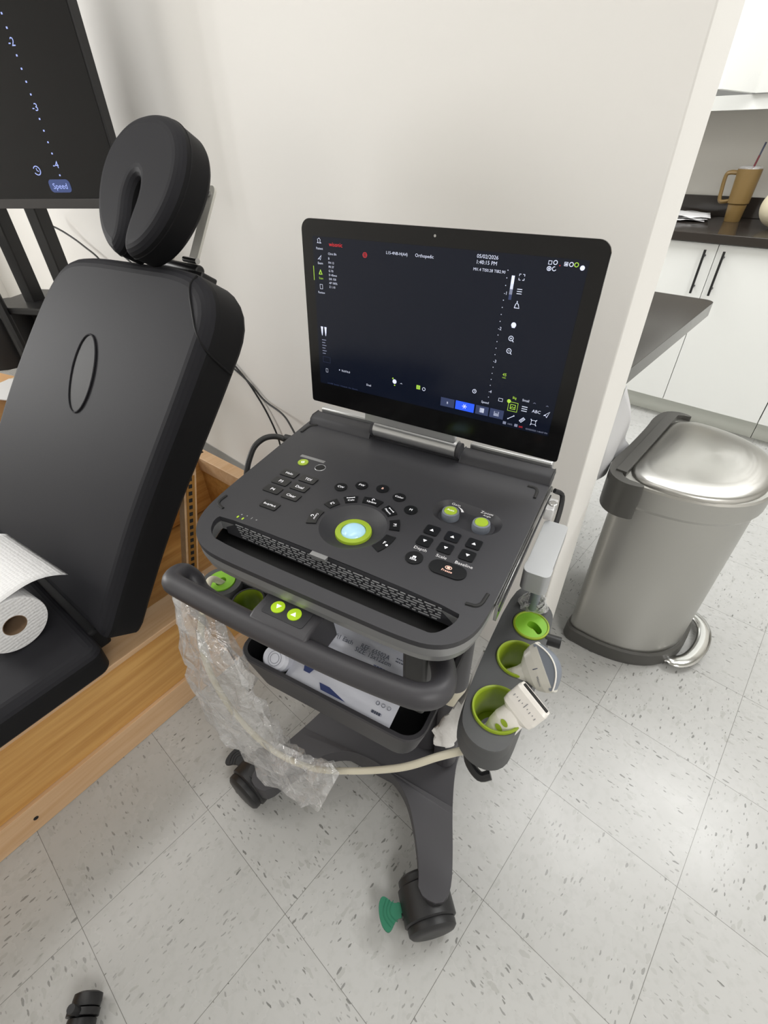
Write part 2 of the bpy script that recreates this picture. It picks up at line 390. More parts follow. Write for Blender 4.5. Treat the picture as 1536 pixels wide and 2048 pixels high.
def rrect(cx, cy, w, h, r, n=6):
    rs = r if isinstance(r, (list, tuple)) else [r]*4     # order: +x+y, -x+y, -x-y, +x-y
    out = []
    for (sx, sy, a0), q in zip(((1,1,0),(-1,1,90),(-1,-1,180),(1,-1,270)), rs):
        for k in range(n+1):
            a = math.radians(a0 + 90*k/n); out.append((cx + sx*(w/2-q) + q*math.cos(a), cy + sy*(h/2-q) + q*math.sin(a)))
    return out
def circ(cx, cy, r, n=32, ry=None): return [(cx + r*math.cos(2*PI*k/n), cy + (ry or r)*math.sin(2*PI*k/n)) for k in range(n)]
def pill(p, q, r, n=12):
    p, q = Vector(p), Vector(q); a = math.atan2(q.y-p.y, q.x-p.x)
    return [(q.x + r*math.cos(a-PI/2+PI*k/n), q.y + r*math.sin(a-PI/2+PI*k/n)) for k in range(n+1)] + [(p.x + r*math.cos(a+PI/2+PI*k/n), p.y + r*math.sin(a+PI/2+PI*k/n)) for k in range(n+1)]
def chaikin(p, it=2, closed=True):
    for _ in range(it):
        q = []; n = len(p)
        for i in range(n if closed else n-1):
            a, b_ = p[i], p[(i+1) % n]
            q.append(tuple(a[k]*.75 + b_[k]*.25 for k in range(len(a)))); q.append(tuple(a[k]*.25 + b_[k]*.75 for k in range(len(a))))
        if not closed: q = [p[0]] + q + [p[-1]]
        p = q
    return p
def spline(pts, n=8):
    P = [Vector(p) for p in pts]; P = [P[0]*2 - P[1]] + P + [P[-1]*2 - P[-2]]; out = []
    for i in range(1, len(P)-2):
        for k in range(n):
            t = k/n; a, b_, c, d = P[i-1], P[i], P[i+1], P[i+2]
            out.append(0.5*((2*b_) + (c-a)*t + (2*a-5*b_+4*c-d)*t*t + (3*b_-a-3*c+d)*t**3))
    out.append(P[-2]); return out
def inset(poly, d):
    n = len(poly); out = []
    for i in range(n):
        a, b_, c = Vector(poly[i-1][:2]), Vector(poly[i][:2]), Vector(poly[(i+1) % n][:2])
        t = (c-a)
        if t.length < 1e-9: t = Vector((1,0))
        t.normalize(); nn = Vector((-t.y, t.x)); out.append((b_.x + nn.x*d, b_.y + nn.y*d))
    return out
def resample(poly, n):
    P = [Vector(p[:2]) for p in poly]; P.append(P[0]); L = [0]
    for i in range(len(P)-1): L.append(L[-1] + (P[i+1]-P[i]).length)
    out = []; j = 0
    for k in range(n):
        s_ = L[-1]*k/n
        while L[j+1] < s_: j += 1
        t = (s_-L[j])/max(1e-9, L[j+1]-L[j]); out.append(tuple(P[j].lerp(P[j+1], t)))
    return out
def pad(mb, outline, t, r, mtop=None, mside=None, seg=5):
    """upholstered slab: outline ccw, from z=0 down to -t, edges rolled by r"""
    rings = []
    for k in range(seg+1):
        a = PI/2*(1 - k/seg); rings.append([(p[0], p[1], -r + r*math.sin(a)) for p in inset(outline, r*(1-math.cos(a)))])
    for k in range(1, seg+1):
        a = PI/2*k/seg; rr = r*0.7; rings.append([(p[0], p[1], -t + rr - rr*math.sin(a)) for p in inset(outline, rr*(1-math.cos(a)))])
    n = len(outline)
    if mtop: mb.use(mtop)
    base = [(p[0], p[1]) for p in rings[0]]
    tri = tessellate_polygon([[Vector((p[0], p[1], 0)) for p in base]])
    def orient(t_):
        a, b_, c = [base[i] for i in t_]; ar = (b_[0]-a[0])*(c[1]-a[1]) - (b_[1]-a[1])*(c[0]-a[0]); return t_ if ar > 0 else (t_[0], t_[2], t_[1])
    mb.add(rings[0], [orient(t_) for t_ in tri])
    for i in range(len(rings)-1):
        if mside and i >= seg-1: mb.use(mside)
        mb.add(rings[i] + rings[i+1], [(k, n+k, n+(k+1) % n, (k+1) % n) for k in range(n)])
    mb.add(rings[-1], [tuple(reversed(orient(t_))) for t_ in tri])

def tag(o, label, cat, group=None, kind=None):
    if label: o['label'] = label
    if cat: o['category'] = cat
    if group: o['group'] = group
    if kind: o['kind'] = kind
    return o
def thing(name, label, cat, loc=(0,0,0), rotz=0.0, group=None):
    o = bpy.data.objects.new(name, None); COL.objects.link(o); o.location = loc; o.rotation_euler = (0,0,rotz); o.empty_display_size = 0.05
    return tag(o, label, cat, group)
def struct(mb, name, **k):
    o = mb.build(name, **k); o['kind'] = 'structure'; return o

# ------------------------------------------------------------------ the room
XW, YW, XO = 1.50, 0.8275, 1.625
X0R, X1R, Y0R, Y1R = -2.8, 4.09, -2.2, 5.2
struct(MB().use(M['floor']).add([(X0R,Y0R,0),(X1R,Y0R,0),(X1R,Y1R,0),(X0R,Y1R,0)], [(0,1,2,3)]), 'floor', smooth=False)
struct(MB().use(M['ceil']).box(X0R,X1R,Y0R,Y1R,CEIL,CEIL+.05), 'ceiling', smooth=False)
struct(MB().use(M['wall']).box(XW,XO,YW,Y1R,0,CEIL), 'wall_middle', bevel=0.003)
struct(MB().use(M['wall_k']).box(X1R,X1R+.1,Y0R,Y1R,0,CEIL), 'wall_kitchen', smooth=False)
struct(MB().use(M['wall']).box(X0R-.1,X0R,Y0R,Y1R,0,CEIL), 'wall_back', smooth=False)
struct(MB().use(M['wall']).box(X0R,X1R,Y1R,Y1R+.1,0,CEIL), 'wall_left', smooth=False)
struct(MB().use(M['wall']).box(X0R,X1R,Y0R-.1,Y0R,0,CEIL), 'wall_right', smooth=False)
wf = MB().use(M['cab'])
for a_ in ((-1.31, -.19, .94, 1.0), (-1.31, -.19, 2.2, 2.26)): wf.box(a_[0], a_[1], Y1R-.03, Y1R-.001, a_[2], a_[3])
for x_ in (-1.31, -.25): wf.box(x_, x_+.06, Y1R-.03, Y1R-.001, 1.0, 2.2)
struct(wf, 'added_window_frame', bevel=.003)  # unseen frame, added around the left wall light
struct(MB().use(M['base']).box(XW-.004,XW-.0002,YW+.3,Y1R,0.0005,.135), 'baseboard_middle', bevel=0.001)

# kitchen ---------------------------------------------------------------------------
KF = 3.475
def base_cabinet(y0, ydoors, label, flush=False):
    c = thing('base_cabinet', label, 'cabinet', (KF, y0, 0), 0)
    y1 = ydoors[-1] - y0
    MB().use(M['cab']).box(0.02, X1R-KF-.002, 0.001, y1-.001, 0.112, 0.887).build('cabinet_body', c, bevel=0.001)
    MB().use(M['cab' if flush else 'toe']).box(0.012 if flush else 0.075, X1R-KF-.002, 0.001, y1-.001, 0.0005, 0.1115).build('toe_kick', c)
    for i in range(len(ydoors)-1):
        a, b_ = ydoors[i]-y0+.0015, ydoors[i+1]-y0-.0015
        d = MB().use(M['cab']).box(0, 0.019, a, b_, 0.114, 0.884).build('door', c, bevel=0.0012, seg=2)
        hy = b_-.035 if i % 2 == 0 else a+.042
        h = MB().use(M['blackmetal']); h.cyl((-.032, hy, .672), (-.032, hy, .862), .0055, n=12)
        for z in (.70, .834): h.cyl((-.032, hy, z), (0, hy, z), .005, n=10)
        h.build('handle', d)
    return c
base_cabinet(.630, [.630, 1.0905, 1.551], 'white two-door base cabinet with black bar handles, behind the wall end', False)
base_cabinet(-.292, [-.292, .169, .629], 'white base cabinet in the far row, to the right of the bar-handled pair')
base_cabinet(1.552, [1.552, 2.012, 2.472], 'white base cabinet hidden mostly behind the middle wall', False)
k = MB().use(M['granite']).box(3.45, X1R-.001, -1.2, 3.2, .8885, .927)
tag(k.build('kitchen_countertop', bevel=0.003), 'dark polished stone countertop over the white base cabinets', 'countertop')
k = MB().use(M['granite']).box(X1R-.022, X1R-.001, -1.2, 3.2, .9272, 1.02)
tag(k.build('backsplash', bevel=0.002), 'low dark stone backsplash strip along the kitchen wall', 'backsplash')
uc = thing('wall_cabinet', 'white wall cabinet hanging over the dark kitchen counter, one door ajar', 'cabinet', (3.76, 0, 0))
MB().use(M['cab']).box(0.02, X1R-3.76-.001, 0.2, 2.6, 1.375, 1.40).box(0.02, X1R-3.76-.001, .2, .22, 1.40, 2.3).box(0.02, X1R-3.76-.001, 2.58, 2.6, 1.40, 2.3).box(0.0, X1R-3.76-.001, 0.2, 2.6, 2.3, 2.32).box(0.0,0.02,0.2,2.6,1.371,1.424).build('cabinet_body', uc, bevel=0.001)
MB().use(M['base']).box(0.29, X1R-3.76-.002, 0.221, 2.579, 1.4005, 2.299).build('back_panel', uc)  # grey puts the shade inside the open cabinet into the colour
for i, (a, b_, ang) in enumerate([(.22, .72, 0), (.722, 1.232, 0), (1.234, 1.75, 88.0), (1.752, 2.58, 0)]):
    d = MB().use(M['cab']).box(-.019, 0, 0.001, b_-a-.002, 0, 0.872).build('door', uc, bevel=0.001)
    d.location = (-.001, a, 1.4265); d.rotation_euler = (0, 0, math.radians(ang))

# bar top behind the wall end: rounded dark slab
bp_ = [(XO+.0005, 1.9), (XO+.0005, .845)] + [(2.35+.03*math.sin(math.radians(t)), .875-.03*math.cos(math.radians(t))) for t in range(0, 91, 15)] + [(2.38, 1.9)]
bt = MB().use(M['barstone']); bt.prism(bp_, .862, .90)
bt = bt.build('bar_countertop', bevel=0.003)
tag(bt, 'grey stone bar top jutting out behind the end of the middle wall', 'countertop')

# tumbler, papers, cream pot ------------------------------------------------------------
tm = thing('tumbler', 'tan tumbler with a side handle and a dark red straw on the kitchen counter', 'cup', (3.905, 1.155, .9272))
b = MB().use(M['mug']).lathe([(0,0),(.034,0),(.036,.004),(.041,.068),(.0415,.072),(.040,.074),(.047,.080),(.053,.215),(.053,.222),(.048,.222),(.047,.20),(0,.20)], 40); b.build('cup_body', tm)
h = MB().use(M['mug']).tube(spline([(0,.045,.205),(0,.082,.205),(0,.097,.19),(0,.093,.12),(0,.088,.09),(0,.074,.082),(0,.04,.088)], 6), .0085, 10, flat=1.3); h.build('handle', tm)
l = MB().use(M['lidclear']).lathe([(0,.232),(.040,.232),(.050,.228),(.052,.216),(.046,.214)], 32); l.build('lid', tm)['label'] = 'clear lid'
st = MB().use(M['maroon']).cyl((-.005,-.005,.19),(.0,-.016,.275),.0045,n=10).use(M['inkdark']).cyl((.0,-.016,.275),(.004,-.022,.325),.004,n=10); st.build('straw', tm)['label'] = 'dark red straw'
cp = MB().use(M['cream']); prof = [(0,.002)] + [(.105*math.sin(math.radians(t))**.85, .088-.086*math.cos(math.radians(t))) for t in range(8, 166, 8)] + [(.02,.165),(.018,.15),(0,.15)]
cp.lathe(prof, 40)
o = cp.build('cream_vase', loc=(3.75, .925, .9272)); tag(o, 'round cream vase beside the tan tumbler, cut by the photo edge', 'vase')
pp = MB().use(M['paper'])
for i in range(3):
    g = []
    for a in range(9):
        row = []
        for c in range(7):
            x = -.12 + .24*c/6 + i*.008; y = -.09 + .18*a/8 - i*.012
            row.append((x, y, .003 + i*.006 + .010*abs(math.sin(3*x*11 + i*2 + y*25))*(0.4+a/8)))
        g.append(row)
    pp.surf(g)
o = pp.build('crumpled_papers', loc=(3.88, 1.37, .9275), rotz=.25, solid=.0006); tag(o, 'crumpled white papers lying on the dark kitchen counter', 'paper')

# ------------------------------------------------------------------ step trash can
tc_ = thing('trash_can', 'brushed steel step trash can with a domed lid, standing past the wall end', 'trash can', (1.895, .80, 0))
def dshape(w, d, back, n=26, rb=.03, pw=2.35):
    pts = []
    for k in range(n+1):
        t = PI + PI*k/n; c, s_ = math.cos(t), math.sin(t)
        pts.append((w/2*abs(c)**(2/pw)*(1 if c > 0 else -1), back - rb - (d-rb)*abs(s_)**(2/pw)))
    for k in range(1, 6): a = math.radians(90*k/5); pts.append((w/2 - rb + rb*math.cos(a), back - rb + rb*math.sin(a)))
    for k in range(0, 5): a = math.radians(90+90*k/5); pts.append((-w/2 + rb + rb*math.cos(a), back - rb + rb*math.sin(a)))
    return pts
def dloft(mb, levels):
    rings = [[(p[0], p[1], z) for p in dshape(w, d, bk)] for (w, d, bk, z) in levels]; n = len(rings[0])
    for i in range(len(rings)-1): mb.add(rings[i] + rings[i+1], [(k, (k+1) % n, n+(k+1) % n, n+k) for k in range(n)])
    mb.add(rings[0], [tuple(range(n))[::-1]]); mb.add(rings[-1], [tuple(range(n))])
b = MB().use(M['candark']); dloft(b, [(.43,.31,.004,0.001),(.436,.316,.006,.012),(.432,.312,.004,.052),(.418,.30,.0,.056)]); b.build('base', tc_)['label'] = 'dark plastic base'
b = MB().use(M['steel']); dloft(b, [(.412,.294,-.002,.0565),(.412,.294,-.002,.565)]); b.build('body', tc_)['label'] = 'brushed steel body'
b = MB().use(M['steel']); dloft(b, [(.424,.306,.004,.5655),(.432,.312,.004,.575),(.434,.314,.004,.628),(.428,.308,.002,.634)]); b.build('rim_band', tc_)
b = MB().use(M['steel']); rings = []
for k in range(10):
    q = (1, .985, .95, .86, .74, .6, .45, .3, .15, .02)[k]; ht = (0, .008, .012)[k] if k < 3 else .012 + .020*(1-q**2.2)
    w, d = .412*q, .280*q; ring = []
    for p in dshape(max(w, .01), max(d, .01), -.016-(.280-d)*.5, rb=min(.07, .45*max(w, .01))*.9): ring.append((p[0], p[1], .634 + ht + .0*p[1]))
    rings.append(ring)
n = len(rings[0])
b.add([(p[0], p[1], .632) for p in rings[0]] + rings[0], [(k, (k+1) % n, n+(k+1) % n, n+k) for k in range(n)])
for i in range(len(rings)-1): b.add(rings[i]+rings[i+1], [(k, (k+1) % n, n+(k+1) % n, n+k) for k in range(n)])
b.add(rings[-1], [tuple(range(n))]); b.build('lid', tc_, ang=60, weld=True)['label'] = 'domed steel lid'
b = MB().use(M['candark'])
hp = chaikin([(-.235,-.07),(-.245,-.02),(-.215,.022),(-.15,.034),(-.08,.028),(.08,.028),(.15,.034),(.215,.022),(.238,-.02),(.222,-.06),(.216,-.012),(.15,.0045),(-.15,.0045),(-.2205,-.012),(-.219,-.07)], 2)
b.prism(hp, .545, .645); b.box(-.2,.2,-.018,.008,.630,.650); b.build('hinge_housing', tc_, bevel=.008, seg=3)['label'] = 'dark plastic lid hinge housing'
b = MB().use(M['steel2']); pd = spline([(-.085,-.27,.022),(-.098,-.305,.026),(-.06,-.338,.028),(.02,-.352,.028),(.09,-.340,.028),(.128,-.305,.028),(.125,-.26,.024)], 6)
b.tube(pd, .021, 12, flat=.32, up=(0,0,1)); b.build('pedal', tc_)['label'] = 'polished steel foot pedal'
bg = MB().use(M['bag'])
g = []
for i in range(12):
    row = []
    for j in range(14):
        u = j/13; v = i/11
        row.append((-.215 + .20*u, .040 + .006*math.sin(9*u+3*v), .628 - .02*v + (.205*(1-u)**.75*math.sin(PI*min(1, .12+u*1.0))*0 + (.235*(1-u**1.6)*(0.55+.45*math.cos(u*2)))*(1-v))))
    g.append(row)
bg.surf(g)
o = bg.build('bin_liner', solid=.001, loc=(1.895, .80, 0)); tag(o, 'pale grey plastic bin liner standing up behind the steel trash can', 'plastic bag')

# ------------------------------------------------------------------ massage table
TA = math.radians(4.0)
tb = thing('massage_table', 'massage table with black upholstery on a wooden base, backrest raised', 'massage table', (.622, 1.50, 0), TA)
b = MB().use(M['oak']); b.box(-1.9, .74, .022, .05, .092, .296); b.build('side_board', tb, bevel=.002)
b = MB().use(M['beech']); b.box(-1.9, .745, .0205, .118, .2965, .312); b.build('top_rail', tb, bevel=.002)['label'] = 'pale wood top rail'
b = MB().use(M['beech']); b.box(-1.9, .745, .012, .052, .001, .0915)
for x in (-.30, -1.1): b.use(M['void']).cyl((x, .0119, .045), (x, .0105, .045), .0055, n=16)
b.build('foot_rail', tb, bevel=.002)['label'] = 'pale wood foot rail with screw holes'
b = MB().use(M['oak']); b.box(.705, .745, .12, .78, .02, .245).use(M['beech']).box(.70, .75, .12, .78, .246, .312); b.build('end_board', tb, bevel=.002)
b = MB().use(M['oak']); b.box(-1.9, .70, .055, .72, .02, .05); b.build('shelf_board', tb, bevel=.001)
b = MB().use(M['oak']); b.box(-1.9, .74, .69, .78, .06, .312); b.build('far_board', tb, bevel=.002)
# seat pad
MB().use(M['leather2']).box(-.03,.030,.05,.74,.345,.410).build('hinge_cover', tb, bevel=.01)
so = rrect(-.988, .37, 1.966, .80, .03, 5)
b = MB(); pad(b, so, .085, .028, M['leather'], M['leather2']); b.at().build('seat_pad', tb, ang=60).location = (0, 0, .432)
MB().use(M['blackmetal']).box(-1.9, -.03, .05, .70, .316, .345).build('seat_frame', tb, bevel=.003)
# backrest
TH = math.radians(56)
def XB(off=0.0, along=0.0, y=0.0):      # local frame: x = across (to the far side), y = up the backrest, z = out of the face
    ux = Vector((0, 1, 0)); uy = Vector((math.cos(TH), 0, math.sin(TH))); uz = Vector((-math.sin(TH), 0, math.cos(TH)))
    mm = Matrix(((ux.x, uy.x, uz.x, 0), (ux.y, uy.y, uz.y, 0), (ux.z, uy.z, uz.z, 0), (0,0,0,1)))
    mm.translation = Vector((0, 0, .42)) + ux*y + uy*along + uz*off
    return mm
# (x across, y along) is left-handed against z here, so outlines run clockwise to keep faces outward
bo = [(.012,-.005),(.003,.003),(.0,.012),(.0,.09),(-.010,.28),(-.036,.45),(-.057,.574),(-.073,.69),(-.078,.735),(-.064,.785),(-.016,.825),(.06,.838),(.20,.832),(.46,.822),(.555,.80),(.62,.735),(.68,.60),(.745,.40),(.775,.2),(.775,.012),(.773,.003),(.763,-.005)]
bo = resample(chaikin(bo, 2), 110)
cx_ = .387
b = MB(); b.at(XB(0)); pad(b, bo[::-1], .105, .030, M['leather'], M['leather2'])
b.v = [v for v in b.v]
br = b.build('backrest', tb, ang=60)
# breathing-hole patch (sunken oval with its own seam) and corner seams
b = MB().use(M['leather2']).at(XB(.0012)); oo = circ(.337, .545, .050, 36, .094); 
b.add([(p[0], p[1], 0) for p in oo], [tuple(range(36))])
b.build('face_hole_plug', br)
b = MB().use(M['leather']).at(XB(.002))
b.tube([(p[0], p[1], 0) for p in circ(.337, .545, .051, 36, .096)] + [(.388, .545, 0)], .0022, 8, caps=False); b.build('seam', br)
b = MB().use(M['leather2']).at(XB(.0))
b.tube([Vector(p) for p in spline([(.014,.827,-.014),(.008,.806,-.001),(-.002,.785,.0005),(-.022,.756,.0),(-.046,.724,-.001),(-.0640,.702,-.010),(-.0722,.686,-.030),(-.0712,.664,-.09)], 5)], .0026, 8); b.build('seam', br)
# support struts and ratchets under the backrest
for yy in (.10, .62):
    p0 = Vector((.27, yy, .30)); p1 = Vector((.37, yy, .66))
    q = MB(); q.use(M['beech']); d = (p1-p0).normalized(); nrm = Vector((d.z, 0, -d.x))
    mm = Matrix(((nrm.x, 0, d.x, p0.x), (0, 1, 0, p0.y), (nrm.z, 0, d.z, p0.z), (0,0,0,1)))
    q.at(mm).box(-.018, .018, -.012, .012, 0, (p1-p0).length)
    q.use(M['brass']).box(-.012, .012, -.0145, -.0125, .01, (p1-p0).length-.02).use(M['void'])
    L_ = (p1-p0).length
    for i in range(int(L_/.02)-1): q.box(-.006, .004, -.0152, -.0147, .02+i*.02, .031+i*.02)
    q.build('ratchet_strut', tb, bevel=.001)['label'] = 'wooden strut with a brass tooth strip'
MB().use(M['blackmetal']).cyl((.33,.06,.33),(.20,.06,.06),.011).build('brace_rod', tb)
# face cradle
fc = thing('face_cradle', 'black horseshoe face cushion on white metal arms above the backrest', 'headrest', (.622, 1.50, 0), TA)
def ell(rx, ry, cx, cy, t): return (cx + rx*math.cos(t), cy + ry*math.sin(t))
HC = (.196, .965)
ho = []
for k in range(61):
    t = math.radians(-90+9 + (360-18)*k/60); ho.append((.149*abs(math.cos(t))**.92*(1 if math.cos(t) > 0 else -1)*(1+.10*math.sin(t)) , .136*math.sin(t)*(1.06 if math.sin(t) < 0 else 1.0)))
slot = [(-.012,-.132),(-.003,-.11),(-.004,-.085),(-.010,-.055),(-.018,-.025),(-.014,.004),(0,.014),(.014,.004),(.018,-.025),(.010,-.055),(.004,-.085),(.003,-.11),(.012,-.132)]
hol = ho + [(p[0], p[1]) for p in slot]
hol = resample(chaikin(hol, 2), 190)
TR = Matrix.Rotation(math.radians(0), 4, 'Z')
b = MB(); b.at(XB(.055) @ Matrix.Translation((HC[0], HC[1], 0))); pad(b, hol, .078, .024, M['leather'], M['leather2'])
hc_ = b.build('cushion', fc, ang=60)
b = MB().use(M['leather2']).at(XB(.055) @ Matrix.Translation((HC[0], HC[1], 0)))
b.tube([(p[0], p[1], -.026) for p in hol + hol[:1]] , .0015, 6, caps=False); b.build('seam', hc_)
for yy in (.150, .245):
    b = MB().use(M['whitemetal']).at(XB(-.085)); b.prism(pill((yy, .86), (yy, 1.022), .0155), -.003, .003)
    b.X = XB(-.085) ; o = b.build('arm', fc, bevel=.001)
    MB().use(M['chromebolt']).at(XB(-.081)).cyl((yy,1.018,0),(yy,1.018,.004),.0065,n=14).build('bolt', o)
MB().use(M['blackmetal']).at(XB(-.075)).cyl((.10,.853,0),(.30,.853,0),.012).box(.075,.13,.815,.850,-.03,.012).build('mounting_bracket', fc, bevel=.004)
MB().use(M['chromebolt']).at(XB(-.066)).cyl((.105,.87,0),(.155,.87,0),.006).build('clamp_pin', fc)

# paper roll
RA = math.radians(10)
pr_ = thing('paper_towel_roll', 'roll of embossed white paper towel lying on the black seat', 'paper roll', (.512, 1.600, .4985), RA)
b = MB().use(M['towel']); n = 48
b.lathe([(.0235,0),(.0645,0),(.0655,.002),(.0655,.278),(.0645,.28),(.0235,.28)], n, Matrix.Rotation(-PI/2, 4, 'X'))
rb_ = b.build('paper_roll', pr_)
b = MB().use(M['papercore']).lathe([(.0235,.0),(.0235,.28)], 32, Matrix.Rotation(-PI/2, 4, 'X')).lathe([(.0222,.28),(.0222,0.0),(.0235,0)], 32, Matrix.Rotation(-PI/2, 4, 'X')); b.build('cardboard_core', pr_)
b = MB().use(M['towel']); g = []
for i in range(15):
    row = []
    for j in range(12):
        x = -.01 + .0132*j; z = .0668 + .006*math.sin(PI*j/11) - .00032*max(0, j-4)**2.35
        row.append((x, .002 + .276*i/14, z))
    g.append(row)
b.surf(g); b.build('loose_sheet', pr_, solid=.0008)

# ------------------------------------------------------------------ wall TV on stand
tvA = math.radians(-57.84); tvX = Vector((math.cos(tvA), math.sin(tvA), 0)); tvC = Vector((1.30, 2.2364, 1.1563))
tv = thing('television', 'large black flat television showing the ultrasound menu, left of the headrest', 'television', tuple(tvC), tvA)
# local: x along the screen to the right (origin bottom right corner), -y towards viewer? normal = (-sin, cos)... viewer side is -y
W_, H_ = 1.20, .70
MB().use(M['black']).box(-W_, 0, .0, .035, 0, H_).build('casing', tv, bevel=.003)
MB().use(M['tvlcd']).box(-W_+.008, -.006, -.0012, -.0002, .026, H_-.008).build('screen', tv)
MB().use(mat('tv_bezel_grey', (62,60,60), .4)).box(-W_, 0, -.004, -.0002, 0, .0245).build('lower_bezel', tv, bevel=.001)
g_ = MB().use(M['g_tvtext'])
for i in range(0, 25):
    z = .1077 + .1268/5*(i-1); 
    if z > H_-.02: break
    if (i-1) % 5: g_.box(-.1945, -.1905, -.0020, -.0013, z-.002, z+.002)
for lab, z in (('-4', .1077), ('-3', .2342), ('-2', .3618), ('-1', .489)):
    g_.text(lab, .024, (-.195, -.0016, z), (1,0,0), (0,0,1))
g_.build('depth_scale', tv)['label'] = 'glowing depth scale'; g_ = MB()
X_ = Matrix(((1,0,0,-.2046),(0,0,-1,-.0014),(0,1,0,.0565),(0,0,0,1)))
g_.at(X_).use(M['g_tvbtn']).prism(rrect(0,0,.070,.032,.011), 0, .0006).at()
g_.use(M['g_tvtext']).text('Speed', .020, (-.2046, -.0023, .0565), (1,0,0), (0,0,1))
g_.build('speed_button', tv)['label'] = 'glowing blue Speed button'; g_ = MB().use(M['g_tvtext'])
rg = [(-.262 + .0105*math.cos(math.radians(a)), -.0016, .094 + .0105*math.sin(math.radians(a))) for a in range(-150, 151, 15)]
g_.tube(rg, .0012, 6); g_.tube([(-.262,-.0016,.100),(-.262,-.0016,.094),(-.257,-.0016,.092)], .001, 6)
g_.build('clock_icon', tv)
ts = thing('television_stand', 'black metal rolling stand under the television', 'stand', (1.214, 2.80, 0), tvA)
for x in (-.165, .0):
    MB().use(M['blackmetal']).box(x-.022, x+.022, -.03, .03, .06, 1.75).build('column', ts, bevel=.004)
MB().use(M['blackmetal']).box(-.30, .12, -.12, .16, .80, .825).build('shelf', ts, bevel=.006)
MB().use(M['blackmetal']).box(-.26, .08, .02, .06, 1.35, 1.42).build('mounting_bar', ts, bevel=.002)
for x in (-.165, .0):
    q = MB().use(M['blackmetal']).box(x-.03, x+.03, -.34, .22, .03, .062).build('foot', ts, bevel=.006)
MB().use(M['blackmetal']).tube([(-.24,-.10,1.05),(-.20,-.13,.80),(-.165,-.155,.55)], .019, 10).build('brace', ts)

# clutter behind the table
cb_ = MB().use(M['cardboard']).box(-.19,.19,-.15,.15,.001,.38).use(M['tape']).box(-.19,.19,-.025,.025,.3802,.3806)
o = cb_.build('cardboard_box', bevel=.002, loc=(.86, 3.45, 0), rotz=.3); tag(o, 'brown cardboard box on the floor behind the television stand', 'box')
o = MB().use(M['paper']).box(-.105,.105,-.15,.15,0,.004).build('paper_sheets', loc=(.98, 3.33, .3812), rotz=.5); tag(o, 'white paper sheets lying beside the brown cardboard box', 'paper')
o = MB().use(M['black']).prism(chaikin([(-.15,-.13),(.13,-.13),(.15,.10),(.06,.14),(-.13,.13)], 2), .0, .20).build('black_bag', bevel=.03, loc=(1.0, 3.06, .60), rotz=.2); tag(o, 'black bag hanging on the left side of the television stand', 'bag')

# stool caster at the lower left corner
sc = thing('stool_caster', 'black twin-wheel stool caster at the bottom left corner of the photo', 'caster', (.262, 1.075, 0), math.radians(-42))
for s_ in (-1, 1):
    w = MB().use(M['wheel']).lathe([(0,-.011),(.018,-.012),(.025,-.009),(.026,0),(.025,.009),(.018,.012),(0,.011)], 28, Matrix.Translation((0, s_*.017, .026)) @ Matrix.Rotation(PI/2, 4, 'X')); w.build('wheel', sc)
MB().use(M['wheel']).lathe([(0,-.005),(.0285,-.005),(.0285,.005),(0,.005)], 24, Matrix.Translation((0,0,.0295)) @ Matrix.Rotation(PI/2, 4, 'X')).build('fork', sc)
MB().use(M['wheel']).cyl((0,0,.04),(0,0,.085),.007).build('stem', sc)

# ------------------------------------------------------------------ ultrasound cart
CA = math.radians(-76.5)
CO = Vector((.974, .913, 0)) - Vector((math.cos(CA), math.sin(CA), 0))*.03
cart = thing('equipment_cart', 'dark grey rolling cart carrying the ultrasound scanner', 'cart', tuple(CO), CA)
half = [(0,-.045),(.05,-.048),(.10,-.070),(.14,-.112),(.185,-.178),(.195,-.212),(.242,-.212),(.256,-.182),(.24,-.13),(.195,-.03),(.17,.06),(.17,.11),(.19,.20),(.235,.29),(.23,.325),(.19,.325),(.15,.25),(.10,.205),(0,.19)]
full = half + [(-x, y) for x, y in reversed(half[1:-1])]
full = [(x-.008, y) for x, y in full]
full = resample(chaikin(full, 2), 150)
zt = lambda x, y: .172 - .055*min(1, max(0, (math.hypot(x, y-.06)-.06)/.24))**1.2
zl = lambda x, y: zt(x, y) - .048
b = MB().use(M['cartbase']); b.prism(full, 0, 0, ztop=zt, zbot=zl); b.build('base_frame', cart, bevel=.008, seg=4)
b = MB().use(M['cartdark']).prism(rrect(-.005, .085, .25, .10, .045), .16, .40); b.use(M['tape']).prism(rrect(-.005, .085, .242, .092, .042), .40, .44); b.use(M['cartdark']).prism(rrect(-.005, .085, .23, .08, .038), .44, .80); b.build('column', cart, bevel=.002)
b = MB().use(M['black']).prism(rrect(-.008, .03, .30, .24, .03), .815, .8555); b.build('top_plate', cart, bevel=.004)
# handle
hpts = spline([(-.01,-.175,.80),(-.03,-.198,.80),(-.10,-.204,.80),(-.175,-.200,.805),(-.196,-.193,.818),(-.205,-.200,.834),(-.196,-.222,.842),(-.165,-.226,.842),(-.08,-.228,.842),(.0,-.2285,.842),(.08,-.227,.842),(.15,-.222,.842),(.178,-.216,.842),(.190,-.198,.839),(.182,-.17,.83),(.16,-.14,.822),(.12,-.10,.815)], 5)
b = MB().use(M['cartdark']).tube(hpts, .0146, 18, flat=1.02, up=(0,0,1)); b.build('handle', cart, ang=60)
b = MB().use(M['black']).box(.125,.158,-.165,-.125,.70,.8555); b.build('handle_support', cart, bevel=.006)
q = MB().use(M['cartdark']).cyl((.136,.045,.16),(.136,.045,.425),.026,n=28).use(M['tape']).cyl((.136,.045,.425),(.136,.045,.475),.0265,n=28).use(M['cartdark']).cyl((.136,.045,.475),(.136,.045,.815),.0275,n=28)
q.build('side_post', cart)['label'] = 'dark tube with an ivory band'
